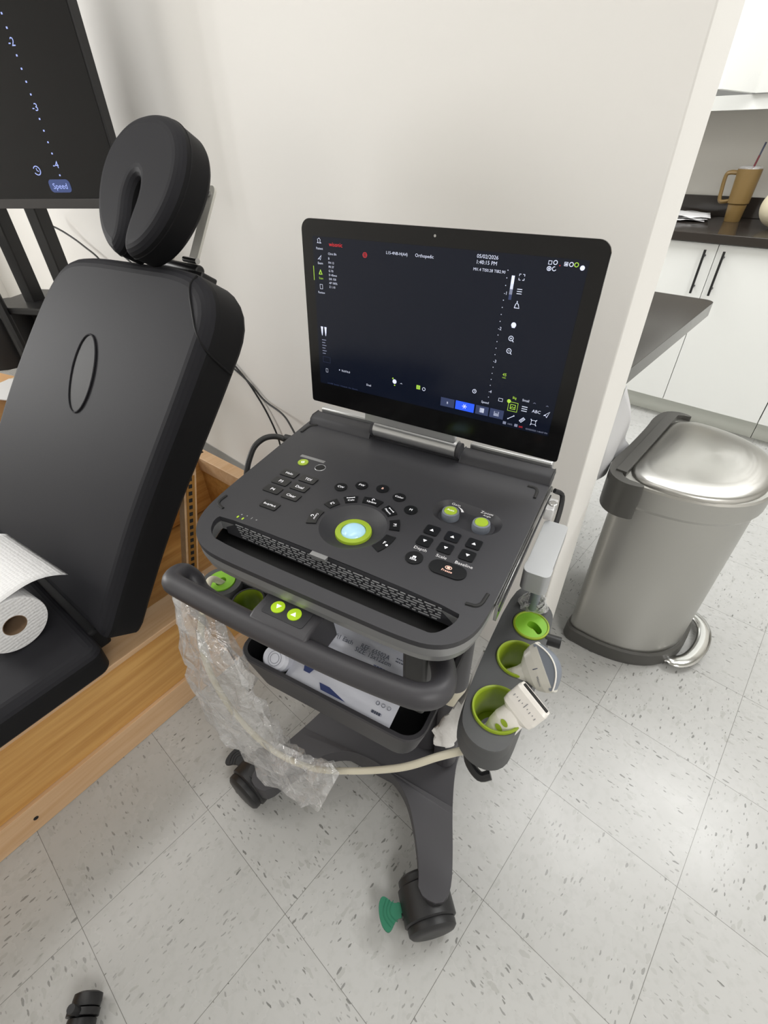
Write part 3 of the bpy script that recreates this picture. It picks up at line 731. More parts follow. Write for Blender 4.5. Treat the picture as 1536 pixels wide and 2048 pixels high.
# lift control box
b = MB().use(M['cartdark']); sec = [(-.236,.835),(-.230,.856),(-.218,.861),(-.178,.861),(-.172,.858),(-.165,.80),(-.215,.80)]
x0, x1 = -.054, .032; vs = [(x0, p[0], p[1]) for p in sec] + [(x1, p[0], p[1]) for p in sec]; n = len(sec)
b.add(vs, [tuple(range(n)), tuple(range(n, 2*n))[::-1]] + [(i, n+i, n+(i+1) % n, (i+1) % n) for i in range(n)])
cbx = b.build('control_box', cart, bevel=.004)
MB().use(M['deck']).prism(rrect(-.012, -.200, .062, .034, .004), .8612, .8618).build('button_panel', cbx)
for bx, by, dn_ in ((-.026, -.203, 1), (-.001, -.203, 0)):
    q = MB().use(M['limeglow']).cyl((bx, by, .8618), (bx, by, .8632), .0088, n=32)
    q.use(M['keytext']); s_ = .0038; q.add([(bx-s_, by+(s_*.8 if dn_ else -s_*.8), .8634), (bx+s_, by+(s_*.8 if dn_ else -s_*.8), .8634), (bx, by+(-s_*.8 if dn_ else s_*.8), .8634)], [(0,2,1) if dn_ else (0,1,2)])
    q.build('lift_button', cbx)['label'] = 'glowing green button with a white %s arrow' % ('down' if dn_ else 'up')
# storage bin
bo_ = rrect(-.005, -.065, .336, .242, .032, 6); bi_ = rrect(-.005, -.065, .320, .226, .026, 6)
b = MB().use(M['cartdark']); n = len(bo_); lo = rrect(-.005, -.065, .300, .215, .03, 6); li = rrect(-.005, -.065, .290, .205, .026, 6)
ring = [[(x, y, .572) for x, y in lo], [(x, y, .648) for x, y in bo_], [(x, y, .6505) for x, y in rrect(-.005,-.065,.332,.238,.03,6)], [(x, y, .6505) for x, y in bi_]]
for i in range(3): b.add(ring[i]+ring[i+1], [(k, (k+1) % n, n+(k+1) % n, n+k) for k in range(n)])
b.add(ring[0], [tuple(range(n))[::-1]])
b.use(M['black']); ri = [[(x, y, .6505) for x, y in bi_], [(x, y, .578) for x, y in li]]
b.add(ri[0]+ri[1], [(k, (k+1) % n, n+(k+1) % n, n+k) for k in range(n)]); b.add(ri[1], [tuple(range(n))])
b.build('storage_bin', cart, ang=50)
MB().use(M['black']).box(-.09,.09,.0,.06,.54,.571).build('bin_bracket', cart, bevel=.004)
# casters
def caster(px_, py_, ang_, pedal, label):
    X = Matrix.Translation((px_, py_, 0)) @ Matrix.Rotation(math.radians(ang_), 4, 'Z')
    q = MB().use(M['wheel'])
    q.at(X); hood = []
    for y in (-.033, -.030, -.012, .012, .030, .033):
        rr = .0500 if abs(y) == .033 else .0545
        hood.append([(rr*math.cos(math.radians(t)), y, .051 + rr*math.sin(math.radians(t))) for t in range(-28, 209, 12)])
    q.surf(hood); q.add([p for p in hood[0]], [tuple(range(len(hood[0])))]); q.add([p for p in hood[-1]], [tuple(range(len(hood[-1])))[::-1]])
    q.cyl((.012, 0, .09), (.012, 0, .108), .020, n=20).cyl((-.056, -.012, .055), (-.040, -.012, .055), .006)
    c = q.build('caster', cart, ang=45); c['label'] = label
    for s_ in (-1, 1):
        w = MB().use(M['wheel']).at(X).lathe([(0,.0125),(.030,.012),(.044,.010),(.0495,.005),(.05,-.004),(.048,-.009),(0,-.009)], 36, Matrix.Translation((0, s_*.041, .0502)) @ Matrix.Rotation(-s_*PI/2, 4, 'X')); w.build('wheel', c)
    pdl = [(-.052,-.014),(-.068,-.012),(-.086,-.033),(-.098,-.022),(-.102,0),(-.098,.022),(-.086,.033),(-.068,.012),(-.052,.014)]
    w = MB().use(pedal).at(X).prism(chaikin(pdl, 2), .050, .057)
    for r_ in (.008, .015, .022):
        w.tube([(-.100+r_ + .012*(1-math.cos(t*1.5)), .026*t*(1-r_*14), .0575) for t in [k/6-1 for k in range(13)]], .0011, 6)
    w.build('brake_pedal', c, bevel=.0012)['label'] = 'teal brake pedal' if pedal is M['teal'] else 'black brake pedal'
caster(.207, -.203, 41, M['teal'], 'black caster with teal pedal')
caster(-.272, -.176, -9, M['wheel'], 'black caster with black pedal')
caster(.205, .31, 120, M['wheel'], 'rear black caster'); caster(-.225, .31, 160, M['wheel'], 'rear black caster')
# probe holders
HZ = .752
def cup(parent, a, c, r, depth, slotdir=None, hz=HZ):
    q = MB().use(M['limedark']); prof = [(r+.0022,-.004),(r+.0026,.002),(r+.0016,.0038),(r-.0008,.0028),(r-.0015,-.002),(r*.86,-depth),(r*.60,-depth)]
    N_ = 48; vs = []; fs = []; gap = []
    for pr2 in prof:
        for k in range(N_): vs.append((a+pr2[0]*math.cos(2*PI*k/N_), c+pr2[0]*math.sin(2*PI*k/N_), hz+pr2[1]))
    for i in range(len(prof)-1):
        for k in range(N_):
            t = 360*k/N_
            if slotdir is not None and abs((t+3.75-slotdir+180) % 360-180) < 22: continue
            fs.append((i*N_+k, i*N_+(k+1) % N_, (i+1)*N_+(k+1) % N_, (i+1)*N_+k))
    q.add(vs, fs)
    for i, pr2 in enumerate(prof[:4]): pass
    o = q.build('cup', parent, ang=60); o['label'] = 'lime green cup lining'; return o
rh = MB().use(M['cup_black'])
out = chaikin([(.206,.075),(.235,.078),(.268,.052),(.276,.030),(.276,-.165),(.268,-.188),(.246,-.196),(.222,-.188),(.208,-.165),(.203,-.10)], 2)
out = resample(out, 90)
cups = [(.2485,.008,.0225),(.2485,-.056,.0270),(.2465,-.139,.0300)]
rh.prism(out, HZ-.004, HZ, holes=[circ(a, c, r+.0015, 40) for a, c, r in cups])
sk = [[(p[0], p[1], z) for p in inset(out, d)] for z, d in ((HZ, .0), (HZ-.004, -.0012), (HZ-.02, .0005), (HZ-.040, .004))]
n = len(out)
for i in range(3): rh.add(sk[i]+sk[i+1], [(k, (k+1) % n, n+(k+1) % n, n+k)[::-1] for k in range(n)])
for a, c, r in cups[1:]:
    rh.lathe([(r+.002,-.004),(r*.94,-.050),(r*.92,-.055)], 40, Matrix.Translation((a, c, HZ)))
holder = rh.build('probe_holder', cart, ang=40)
for a, c, r in cups[1:]: cup(holder, a, c, r, .052)
a, c, r = cups[0]
q = MB().use(M['limeplug']); q.prism(circ(a, c, r, 40), HZ-.012, HZ+.002, holes=[chaikin([(a-.006,c-.004),(a-.005,c+.006),(a+.004,c+.007),(a+.012,c+.002),(a+.018,c-.006),(a+.013,c-.014),(a+.006,c-.007),(a,c-.006)], 2)])
q.use(M['limedark']).prism(circ(a, c, r*.9, 32), HZ-.04, HZ-.012).lathe([(r-.001,.0),(r+.001,.0035),(r+.003,.0025),(r+.003,-.002)], 40, Matrix.Translation((a,c,HZ)))
q.build('slotted_plug', holder)['label'] = 'bright green slotted plug'
MB().use(M['black']).cyl((.272,.0,HZ-.006),(.293,.002,HZ-.006),.0085,n=20).build('release_pin', holder)
MB().use(M['black']).tube(spline([(.222,-.165,HZ-.05),(.232,-.186,HZ-.06),(.25,-.196,HZ-.064),(.262,-.19,HZ-.06)], 5), .006, 10).build('cable_hook', holder)
# left holder
lh = MB().use(M['cup_black']); la, lc = -.224, -.131
lout = circ(la, lc, .0335, 48, .0315)
lh.prism(lout, .738, .744, holes=[circ(la, lc, .0235, 36)]); n = len(lout)
sk = [[(p[0], p[1], z) for p in inset(lout, d)] for z, d in ((.744, 0), (.735,-.001), (.70,.002), (.68,.006))]
for i in range(3): lh.add(sk[i]+sk[i+1], [(k, (k+1) % n, n+(k+1) % n, n+k) for k in range(n)])
lh.box(-.23,-.10,-.112,-.10,.70,.735)
lho = lh.build('probe_holder', cart, ang=40)
q = MB().use(M['limeplug']); a, c, r = la, lc, .0225
q.prism(circ(a, c, r, 40), .732, .746, holes=[chaikin([(a-.006,c-.002),(a-.003,c+.008),(a+.006,c+.007),(a+.010,c-.002),(a+.004,c-.012),(a-.004,c-.010)], 2)])
q.use(M['limedark']).prism(circ(a, c, r*.9, 32), .70, .732); q.build('slotted_plug', lho)['label'] = 'bright green slotted plug'
q = MB().use(M['black']).lathe([(.0235,.028),(.0262,.028),(.0262,-.028),(.0235,-.028)], 40, Matrix.Translation((-.160,-.140,.712))); q.use(M['limedark']).lathe([(.0234,.0275),(.0234,-.028)], 40, Matrix.Translation((-.160,-.140,.712))); q.build('bottle_ring', cart)['label'] = 'black bottle ring with a green lining'

# ------------------------------------------------------------------ ultrasound scanner (laptop style)
us = thing('ultrasound_scanner', 'laptop style ultrasound scanner with an open screen and lime green trackball ring', 'ultrasound machine', tuple(CO), CA)
ZT = .90
co_ = [(.199,.197),(-.217,.197)] + [(-.231+.014*(1-math.cos(a)), .183+.014*math.sin(a)) for a in (1.2,.8,.4,0)] + chaikin([(-.2305,.15),(-.2225,.02),(-.2145,-.095),(-.206,-.140),(-.186,-.172),(-.158,-.190),(-.125,-.1965),(-.05,-.197),(.06,-.1975),(.150,-.1975),(.180,-.190),(.200,-.172),(.2105,-.145),(.2125,-.10),(.2125,.05),(.2125,.15)], 2, False) + [(.2125-.0135*(1-math.cos(a)), .1835+.0135*math.sin(a)) for a in (0,.4,.8,1.2)]
slot = chaikin([(-.176,-.128),(.182,-.1345),(.186,-.150),(.172,-.1765),(.157,-.180),(-.140,-.175),(-.166,-.164),(-.180,-.142)], 2)
BC = (0.0, -.065)
knobp = pill((.106,.026),(.153,.022),.0265, 14)
HL = [slot, circ(BC[0], BC[1], .0465, 48), knobp]
b = MB().use(M['deck']); b.prism(co_, ZT-.008, ZT, holes=HL)
body = b.build('console_body', us, bevel=.0022, seg=3, ang=30)
b = MB().use(M['deck2']); b.prism(inset(co_, .0010), ZT-.022, ZT-.0090, holes=HL); n = len(co_)
for d0, z0, d1, z1 in ((.0010,ZT-.022,.004,ZT-.034),(.004,ZT-.034,.011,ZT-.042)):
    b.add([(x, y, z1) for x, y in inset(co_, d1)] + [(x, y, z0) for x, y in inset(co_, d0)], [(k, (k+1) % n, n+(k+1) % n, n+k) for k in range(n)])
b.build('lower_shell', us, ang=50)['label'] = 'silver grey lower shell'
b = MB().use(M['void']); b.prism(inset(co_, .011), ZT-.0440, ZT-.0422) ; b.build('slot_floor', us)['label'] = 'black inside of the front slot'
# grille face on the slot's rear wall
gx = MB().use(M['deck']); yg = lambda z: -.1345 - (ZT-z)*.14
gx.add([(-.176,-.129,ZT-.0004),(.181,-.1355,ZT-.0004),(.176,-.1405,ZT-.0265),(-.168,-.1345,ZT-.0265)], [(0,3,2,1)])
gx.use(M['silverp'])
random.seed(3)
for r_ in range(6):
    z = ZT - .0055 - r_*.0034; x = -.150 + r_*.0022; kk = r_
    while x < .158:
        w = (.0135, .0065, .0095, .0045)[kk % 4]; kk += 1
        w = min(w, .162-x)
        ty = -.1300 - (x+.176)*.0182 - (ZT-z)*.165 - .0009
        gx.box(x, x+w, ty-.0006, ty, z-.0008, z+.0008); x += w + .0036
gx.build('vent_grille', us)['label'] = 'row of pale vent slots'
MB().use(M['deck2']).box(-.020,.004,-.1385,-.1315,ZT-.004,ZT+.0006).build('slot_tab', us)
# rubber corner feet
for pts in ([(-.211,.149),(-.222,.143),(-.222,.115)], [(-.206,-.092),(-.206,-.112),(-.188,-.118)], [(.187,.134),(.203,.134),(.204,.108)], [(.205,-.098),(.203,-.121),(.187,-.123)]):
    pts = [(-.005+(p[0]+.005)*.985, p[1]*1.0) for p in pts]
    MB().use(M['void']).tube([(p[0], p[1], ZT+.0006) for p in chaikin(pts, 2, False)], .0022, 8, flat=.7, up=(0,0,1)).build('corner_foot', body)
# dish and trackball
b = MB().use(M['deck']).lathe([(.0467,0),(.045,-.0012),(.036,-.008),(.0255,-.0125),(.0,-.0125)], 56, Matrix.Translation((BC[0], BC[1], ZT))); b.build('trackball_dish', body)['label'] = 'shallow round dish'
b = MB().use(M['limelit']).lathe([(.0255,-.0126),(.0255,-.0100),(.0248,-.0085),(.0180,-.0078),(.0172,-.0090)], 48, Matrix.Translation((BC[0], BC[1], ZT))); b.build('trackball_ring', body)['label'] = 'lime green lit ring'
b = MB().use(M['ball']).lathe([(.0,-.0035)]+[(.0170*math.sin(math.radians(t)), -.0105+.0070*math.cos(math.radians(t))) for t in range(10, 91, 10)], 40, Matrix.Translation((BC[0], BC[1], ZT))); b.build('trackball', body, ang=80)['label'] = 'pale blue glowing trackball'
# knob recess
q = MB().use(M['deck']); kp2 = inset(knobp, .009); n = len(knobp)
q.add([(x, y, ZT) for x, y in knobp] + [(x, y, ZT-.009) for x, y in kp2], [(k, (k+1) % n, n+(k+1) % n, n+k) for k in range(n)]); q.add([(x, y, ZT-.009) for x, y in kp2], [tuple(range(n))]); q.build('knob_recess', body, ang=80)
for kx, ky, txt in ((.108,.024,'Auto'),(.1545,.0195,'')):
    q = MB().use(M['lens']).lathe([(.0125,-.009),(.0128,-.004),(.0118,.0022),(.0095,.0028),(.0095,.0022),(0,.0022)], 36, Matrix.Translation((kx-.002, ky-.001, ZT)))
    q.use(M['limelit']).lathe([(.0092,.0026),(.0086,.0038),(0,.0038)], 32, Matrix.Translation((kx-.002, ky-.001, ZT)))
    if txt: q.use(M['keytext']).text(txt, .0052, (kx-.002, ky-.001, ZT+.0041))
    q.build('knob', body)['label'] = 'grey dial with a lime green cap'
# keys
def key(poly, txt=None, size=.0065, cx=0, cy=0, tm=None, icon=None, h=.0016, name='key', rot=0):
    q = MB().use(M['key']).prism(poly, ZT-.0002, ZT+h)
    xd = (math.cos(rot), math.sin(rot), 0); yd = (-math.sin(rot), math.cos(rot), 0)
    q.use(tm or M['keytext'])
    if txt: q.text(txt, size, (cx, cy, ZT+h+.0002), xd, yd)
    if icon: icon(q, cx, cy, ZT+h+.0002)
    return q.build(name, body, bevel=.0005, seg=2) if False else q.build(name, body)
for txt, x, y, sz in (('Holo',-.1545,-.003,.0068),('TDI',-.1185,-.003,.0075),('P3',-.1530,-.0260,.0078),('Dual',-.1180,-.0260,.0078),('P4',-.1510,-.0485,.0075),('Clear',-.1160,-.0495,.0075),('BodyMark',-.1300,-.081,.0052)):
    key(rrect(x, y, .0285, .0165, .0022, 3), txt, sz, x, y)
for txt, x, y, mt in (('CW',-.063,.003,None),('PW',-.037,.021,None),('B',-.005,.028,M['redtext']),('Color',.027,.020,None),('M',.055,.001,None)):
    key(circ(x, y, .0096, 30), txt, .0062 if len(txt) < 4 else .0056, x, y, mt)
def arck(cd_, hw, r0=.0505, r1=.0645, n=8):
    a0, a1 = math.radians(cd_-hw), math.radians(cd_+hw); ax, ay = -.001, -.064
    return [(ax + r1*math.cos(a0+(a1-a0)*k/n), ay + r1*math.sin(a0+(a1-a0)*k/n)) for k in range(n+1)] + [(ax + r0*math.cos(a1+(a0-a1)*k/n), ay + r0*math.sin(a1+(a0-a1)*k/n)) for k in range(n+1)]
for txt, cd_, hw, sz in (('Cursor',189,15,.0046),('P2',152,9.5,.0064),('Calc',124,9.5,.0056),('Update',92,14,.0052),('Measure',58,10.5,.0044),('P1',26,10.5,.0064),('F',-13,16,.0075)):
    t = math.radians(cd_); ky = (-.001 + .0575*math.cos(t), -.064 + .0575*math.sin(t))
    rot = t - PI/2
    if rot > PI/2: rot -= PI
    if rot < -PI/2: rot += PI
    o_ = (math.cos(t)*-.0022, math.sin(t)*-.0022) if txt in ('Cursor','Calc','Update','Measure') else (0, 0)
    def ic(q, x, y, z, cd_=cd_, txt=txt, t=t):
        px, py = x + math.cos(t)*.0055, y + math.sin(t)*.0055
        if txt in ('Cursor', 'Update'):
            q.tube([(px+.0019*math.cos(math.radians(a)), py+.0019*math.sin(math.radians(a)), z) for a in range(0, 300, 30)], .0004, 5)
        elif txt in ('Calc', 'Measure'):
            s_ = Vector((-math.sin(t), math.cos(t), 0))*.0055; q.tube([Vector((px, py, z))-s_, Vector((px, py, z))+s_], .0004, 5)
            for e in (-1, 1): q.tube([Vector((px, py, z))+s_*e+Vector((math.cos(t),math.sin(t),0))*.001, Vector((px, py, z))+s_*e-Vector((math.cos(t),math.sin(t),0))*.001], .0004, 5)
        elif txt == 'F':
            q.lathe([(0,0),(.0018,0)], 12, Matrix.Translation((x+math.sin(t)*-.004+.004, y-.003, z)))
    key(arck(cd_, hw), txt, sz, ky[0]+o_[0], ky[1]+o_[1], icon=ic, rot=rot if txt not in ('F',) else 0)
for txt, x in (('du',.0995),('su',.1288),('bu',.1583)):
    for yy, up_ in ((-.0255, 1), (-.0497, 0)):
        def tri(q, x, y, z, up_=up_):
            s_ = .0028; q.add([(x-s_, y-(s_*.8 if up_ else -s_*.8), z), (x+s_, y-(s_*.8 if up_ else -s_*.8), z), (x, y+(s_*.8 if up_ else -s_*.8), z)], [(0,1,2) if up_ else (0,2,1)])
        key(rrect(x, yy, .0192, .0185, .003, 4), None, cx=x, cy=yy, icon=tri, name='arrow_key')
def disk_icon(q, x, y, z): q.box(x-.0022, x+.0022, y+.0012, y+.0056, z, z+.0001).use(M['key']).box(x-.0012,x+.0012,y+.0016,y+.003,z+.0001,z+.0002)
key(circ(.101, -.0835, .0112, 30), 'Save', .0052, .101, -.0868, icon=disk_icon)
def frz_icon(q, x, y, z):
    q.tube([(x-.0+.0042*math.cos(math.radians(a)), y+.0058+.0026*math.sin(math.radians(a)), z) for a in range(0, 361, 30)], .0004, 5); q.box(x-.0018,x+.0018,y+.0046,y+.007,z,z+.0001)
key(pill((.134,-.0835),(.158,-.0835),.0117), 'Freeze', .0052, .146, -.0868, tm=M['redtext'], icon=frz_icon)
# power key, round hole, printed marks
q = MB().use(M['limelit']).cyl((-.1555,.034,ZT),(-.1555,.034,ZT+.0014),.0086,n=32).use(M['keytext']).tube([(-.1555+.0023*math.cos(math.radians(a)), .0335+.0023*math.sin(math.radians(a)), ZT+.0016) for a in range(125, 416, 18)], .0005, 5).box(-.1558,-.1552,.0345,.0372,ZT+.0015,ZT+.0019); q.build('power_button', body)['label'] = 'lime green power button'
q = MB().use(M['void']).cyl((-.122,.034,ZT),(-.122,.034,ZT+.0006),.0078,n=28).use(M['silverp']).lathe([(.0078,.0),(.0084,.0008),(.009,.0)], 32, Matrix.Translation((-.122,.034,ZT))); q.build('sensor_hole', body)
for txt, x, y, sz in (('Depth',.1005,-.0645,.0072),('Scale',.130,-.0655,.0072),('Baseline',.160,-.0660,.0072),('Gain',.1065,.0425,.0072),('Zoom',.152,.0435,.0072),('Angle',.154,.0375,.0048),('o',-.152,-.1155,.0042),('^',-.143,-.1155,.0042),('J',-.134,-.1155,.0042),('o',-.1255,-.1155,.0042)):
    MB().use(M['print']).text(txt, sz, (x, y, ZT+.0003)).build('printed_legend', body)
q = MB().use(M['print'])
q.add([(.1165+.0135*math.cos(math.radians(a))*1.0-.010, .0245+.0150*math.sin(math.radians(a)), ZT+.0002) for a in range(70, 19, -5)] + [(.1165+(.0140+(.0032*(70-a)/50))*math.cos(math.radians(a))-.010, .0245+(.0156+.0032*(70-a)/50)*math.sin(math.radians(a)), ZT+.0002) for a in range(20, 71, 5)], [tuple(range(22))[::-1]])
q.build('gain_arc_mark', body)
for x in (-.1545, -.1455): MB().use(M['limeglow']).box(x,x+.002,-.1245,-.1205,ZT+.0001,ZT+.0005).build('status_light', body)['label'] = 'tiny green status light'
MB().use(M['deck2']).box(-.172,-.125,.0475,.054,ZT+.0000,ZT+.0002).build('serial_sticker', body)
# ridges, hinge
for x0, x1 in ((-.224,-.098),(.068,.2125)):
    q = MB().use(M['deck']); sec = [(.148,ZT-.001),(.153,ZT+.009),(.160,ZT+.013),(.178,ZT+.013),(.190,ZT-.001)]; n = 5
    q.add([(x0, a_, z_) for a_, z_ in sec] + [(x1, a_, z_) for a_, z_ in sec], [tuple(range(n)), tuple(range(n, 2*n))[::-1]] + [(i, n+i, n+(i+1) % n, (i+1) % n)[::-1] for i in range(n)]); q.build('hinge_cover', us, bevel=.0015)
    MB().use(M['silver']).box(x0+.006, x1-.006, .1795, .1965, ZT+.0002, ZT+.020).build('rear_trim', us, bevel=.003)['label'] = 'silver rear trim'
q = MB().use(M['silver']).cyl((-.0875,.1565,ZT+.0205),(.0625,.1535,ZT+.0205),.0135,n=36); q.build('hinge_barrel', us)['label'] = 'satin silver hinge barrel'
MB().use(M['deck']).cyl((-.094,.1567,ZT+.0185),(-.0885,.1566,ZT+.0185),.0128,n=28).cyl((.0635,.1535,ZT+.0185),(.069,.1534,ZT+.0185),.0128,n=28).box(-.09,.065,.155,.172,ZT,ZT+.014).build('hinge_mount', us)
# lid
U_ = Vector((0.99975, -0.02147, -0.0065)).normalized(); V_ = Vector((-0.0079, -0.0679, -0.99766)); V_ = (V_ - U_*V_.dot(U_)).normalized(); N_ = (-V_).cross(U_) * 1.0
N_ = U_.cross(-V_)          # towards the user
SO = Vector((-.1792, .1515, 1.205))
XS = Matrix(((U_.x, -V_.x, N_.x, SO.x), (U_.y, -V_.y, N_.y, SO.y), (U_.z, -V_.z, N_.z, SO.z), (0,0,0,1)))
def lidpoly(d=0): return [(x/1000, -y/1000) for x, y in [(p[0], p[1]) for p in rrect(189.7, 113.3, 417-2*d, 269-2*d, [4,4,15,15], 8)]]
# rrect y is measured down the screen here, so its -y corners are the top ones
q = MB().use(M['glassblk']).at(XS).prism(lidpoly(0)[::-1], -.0045, -.0004); lid = q.build('screen_lid', us, bevel=.0012)
lid['label'] = 'glossy black screen surround'
q = MB().use(M['silverp']).at(XS).prism(lidpoly(1)[::-1], -.013, -.0048); q.build('lid_shell', us, bevel=.003)['label'] = 'silver back shell'
q = MB().use(M['silver']).at(XS).box(.085,.245,-.262,-.244,-.014,-.002); q.build('lid_hinge_plate', us, bevel=.002)
q = MB().use(M['lcd']).at(XS).box(0,.3786,-.2130,0,-.0003,.0); disp = q.build('display', lid)
q = MB().use(M['chromebolt']).at(XS).cyl((.1897,.012,-.0003),(.1897,.012,.0002),.0016,n=14); q.build('webcam', lid)
g = MB().at(XS)
def flush(name, label):
    global g
    g.build(name, disp, smooth=False)['label'] = label; g = MB().at(XS)
def tx(s_, u, v, size, m_='g_white', al='CENTER', sx=1.0): g.use(M[m_]); g.text(s_, size/1000, (u/1000, -v/1000, .0003), align=al, sx=sx)
def rc(u0, v0, u1, v1, m_='g_white'): g.use(M[m_]); g.add([(u0/1000,-v0/1000,.0002),(u1/1000,-v0/1000,.0002),(u1/1000,-v1/1000,.0002),(u0/1000,-v1/1000,.0002)], [(0,3,2,1)])
def fr(u0, v0, u1, v1, w=.5, m_='g_white'): rc(u0,v0,u1,v0+w,m_); rc(u0,v1-w,u1,v1,m_); rc(u0,v0,u0+w,v1,m_); rc(u1-w,v0,u1,v1,m_)
def ln(p, r=.35, m_='g_white'): g.use(M[m_]); g.tube([(a/1000,-c/1000,.0002) for a, c in p], r/1000, 5)
def rg_(u, v, r, w=.35, m_='g_white', a0=0, a1=360): ln([(u+r*math.cos(math.radians(a)), v+r*math.sin(math.radians(a))) for a in range(a0, a1+1, 24)], w, m_)
tx('wisonic', 39.5, 8.2, 7.5, 'g_red'); tx('Patient', 11.5, 14.8, 4.2); ln([(8,8),(9.5,6.5),(8.8,3.5),(11.5,2),(13.5,4),(12.8,6.5),(15,8),(8,8)])
tx('Exam', 11.8, 33.5, 4.2); ln([(8,29),(14,23.5),(12,29.5),(10.5,27.5),(8,29)]); tx('Scan', 11.8, 53.3, 4.2, 'g_lime'); ln([(9,48),(11.5,42.5),(14,48),(9,48)], .8, 'g_lime'); rc(-1.2,38,-.2,57,'g_lime')
tx('Review', 11.5, 72.8, 4.2); fr(9,61.5,14,68)
for i, s_ in enumerate(('Clinic Bh','B','FH 13','FR 37','G 70','D 45mm','DR 150','AP 100%','Z 1.10')): tx(s_, 26, 20.3+5.3*i+(.8 if i else 0), 4.0, al='LEFT')
flush('side_menu', 'lit menu column and scan settings')
rg_(87.4, 17.3, 3.2, .3, 'g_red'); rg_(87.4, 17.3, 1.5, .3, 'g_red')
tx('L15-4NB-H(A4)', 136.5, 11.6, 5.0); tx('Orthopedic', 176.8, 11.3, 5.6); tx('05/02/2026', 261, 5.4, 6.0); tx('1:40:15 PM', 260.5, 11.8, 6.0); tx('MI1.4 TIS0.28 TIB2.90', 265.2, 20.0, 4.6)
flush('header_text', 'lit header line with date and time')
for i in range(20):
    v = 17.3 + 8.37*i*1.0
    v = 42.7 + (i-3)*8.36
    if v > 178: break
    if (i-3) % 5 == 0: tx('-%d' % (1+(i-3)//5), 289.5, v, 5.5)
    else: rc(288.0, v-.5, 289.0, v+.5)
for i in range(9): rc(294.3, 22.7+3*i, 298.0, 25.7+3*i, 'g_bar' if i < 3 else ('g_white' if i < 5 else ('g_dim' if i < 7 else 'g_btn')))
flush('depth_scale', 'depth scale and grey bar')
u, v = 306.5, 23.5
for a_, c_ in ((-1,-1),(1,-1),(1,1),(-1,1)): ln([(u+a_*3.2, v+c_*1.2), (u+a_*3.2, v+c_*3.2), (u+a_*1.2, v+c_*3.2)], .4)
for k in (-2.5, 0, 2.5): ln([(303.5, 39.3+k), (309.5, 39.3+k)], .45)
ln([(303.5,58),(304.5,54),(306,52),(308,54),(309.5,58),(303.5,58)], .5); ln([(306,52),(306,50)], .6)
g.use(M['g_bar']); g.lathe([(0,.0003),(.0032,.0003)], 16, Matrix.Translation((.3065,-.078,0))); rc(304.5,79,308.5,81.5,'g_bar')
for v in (94.5, 110.2): rg_(306, v, 2.9, .45); ln([(308,v+2.2),(309.8,v+4)], .5); ln([(304.8,v),(307.2,v)], .4)
ln([(306,93.3),(306,95.7)], .4)
tx('45', 305.5, 141.5, 5.6, 'g_lime'); tx('mm', 305.5, 145.5, 3.2, 'g_lime')
flush('tool_icons', 'column of lit tool icons')
for a_ in (8.8, 15.4): 
    g.use(M['g_bar']); g.add([(x/1000,-y/1000,.0002) for x, y in ((a_-2.2,122),(a_+2.2,122),(a_+1.6,126),(a_+1.3,130),(a_+.3,135.5),(a_-.6,135.5),(a_-1.3,130),(a_-1.6,126))], [tuple(range(8))[::-1]])
for i in range(6): ln([(8, 142+4.2*i), (15.5-(i % 2)*2, 142+4.2*i)], .6, 'g_dim')
fr(8, 168, 22, 177, .3, 'g_btn'); fr(12.5, 187, 16.5, 193, .4)
tx('76.0/76.0', 51, 185, 4.4); rc(38.5,183.8,40,185.6); tx('Dual', 94, 198.6, 4.6)
g.use(M['g_bar']); g.lathe([(0,.0003),(.0034,.0003)], 16, Matrix.Translation((.140,-.1838,0))); rc(136,178.4,138,180.6,'g_lime'); rc(139.3,188.6,141.3,190.4,'g_lime'); ln([(150,185.4),(151.5,184.2),(153,185.4)], .3)
rc(177.2,181.6,183.4,187.6,'g_lime'); fr(179,183.2,181.8,186,.5,'g_btn'); rg_(189.5,185.6,2.3,.4); rg_(267.2,172.5,2.6,.45); ln([(267.2,171),(267.2,172.7),(268.4,173.2)], .35)
flush('lower_left_readouts', 'lit body mark and readouts')
for u0, u1, m_ in ((218,239.5,'g_btn'),(241.5,270,'g_blue'),(272.5,291.5,'g_btn'),(293.5,313.5,'g_btn')): rc(u0,191.3,u1,204.3,m_)
tx('B', 228.8, 198, 4.6)
for a in (0, 60, 120): ln([(255.5+3.6*math.cos(math.radians(a)), 197.8+3.6*math.sin(math.radians(a))), (255.5-3.6*math.cos(math.radians(a)), 197.8-3.6*math.sin(math.radians(a)))], .5)
rc(278.5,194.3,285,201,'g_white'); rc(299.5,194.3,307,201.2,'g_white'); rc(301,194.3,305.5,197,'g_btn')
tx('Speed', 284.6, 184.8, 4.6); fr(303,174.5,309,179,.5)
flush('mode_buttons', 'row of lit mode buttons')
fr(317.5,176.2,331,189.4,.6,'g_lime'); fr(320.5,179.5,328,186.4,.7,'g_lime'); ln([(321.5,185),(324,182.5),(325.5,184.5),(327.2,182.5)], .4, 'g_lime'); tx('Big', 324.5, 169.8, 4.6, 'g_lime'); tx('Small', 339.8, 170.3, 4.6)
g.use(M['g_lime']); g.lathe([(0,.0004),(.0027,.0004)], 16, Matrix.Translation((.3178,-.1758,0)))
for k in (-3, 0, 3): ln([(336.5, 182.3+k), (344, 182.3+k)], .5)
tx('ABC', 356.5, 182.3, 6.0); ln([(367,185.5),(374,179),(371,187.5),(369.3,184.6),(367,185.5)], .45)
ln([(350.5,172),(352,170.8),(353.5,172)],.3,'g_dim'); ln([(367.5,172.5),(369,171.3),(370.5,172.5)],.3,'g_dim')
ln([(320.5,200.8),(328,195.2)], .45); rc(319.8,200,321.2,201.6); rc(327.3,194.4,328.8,196)
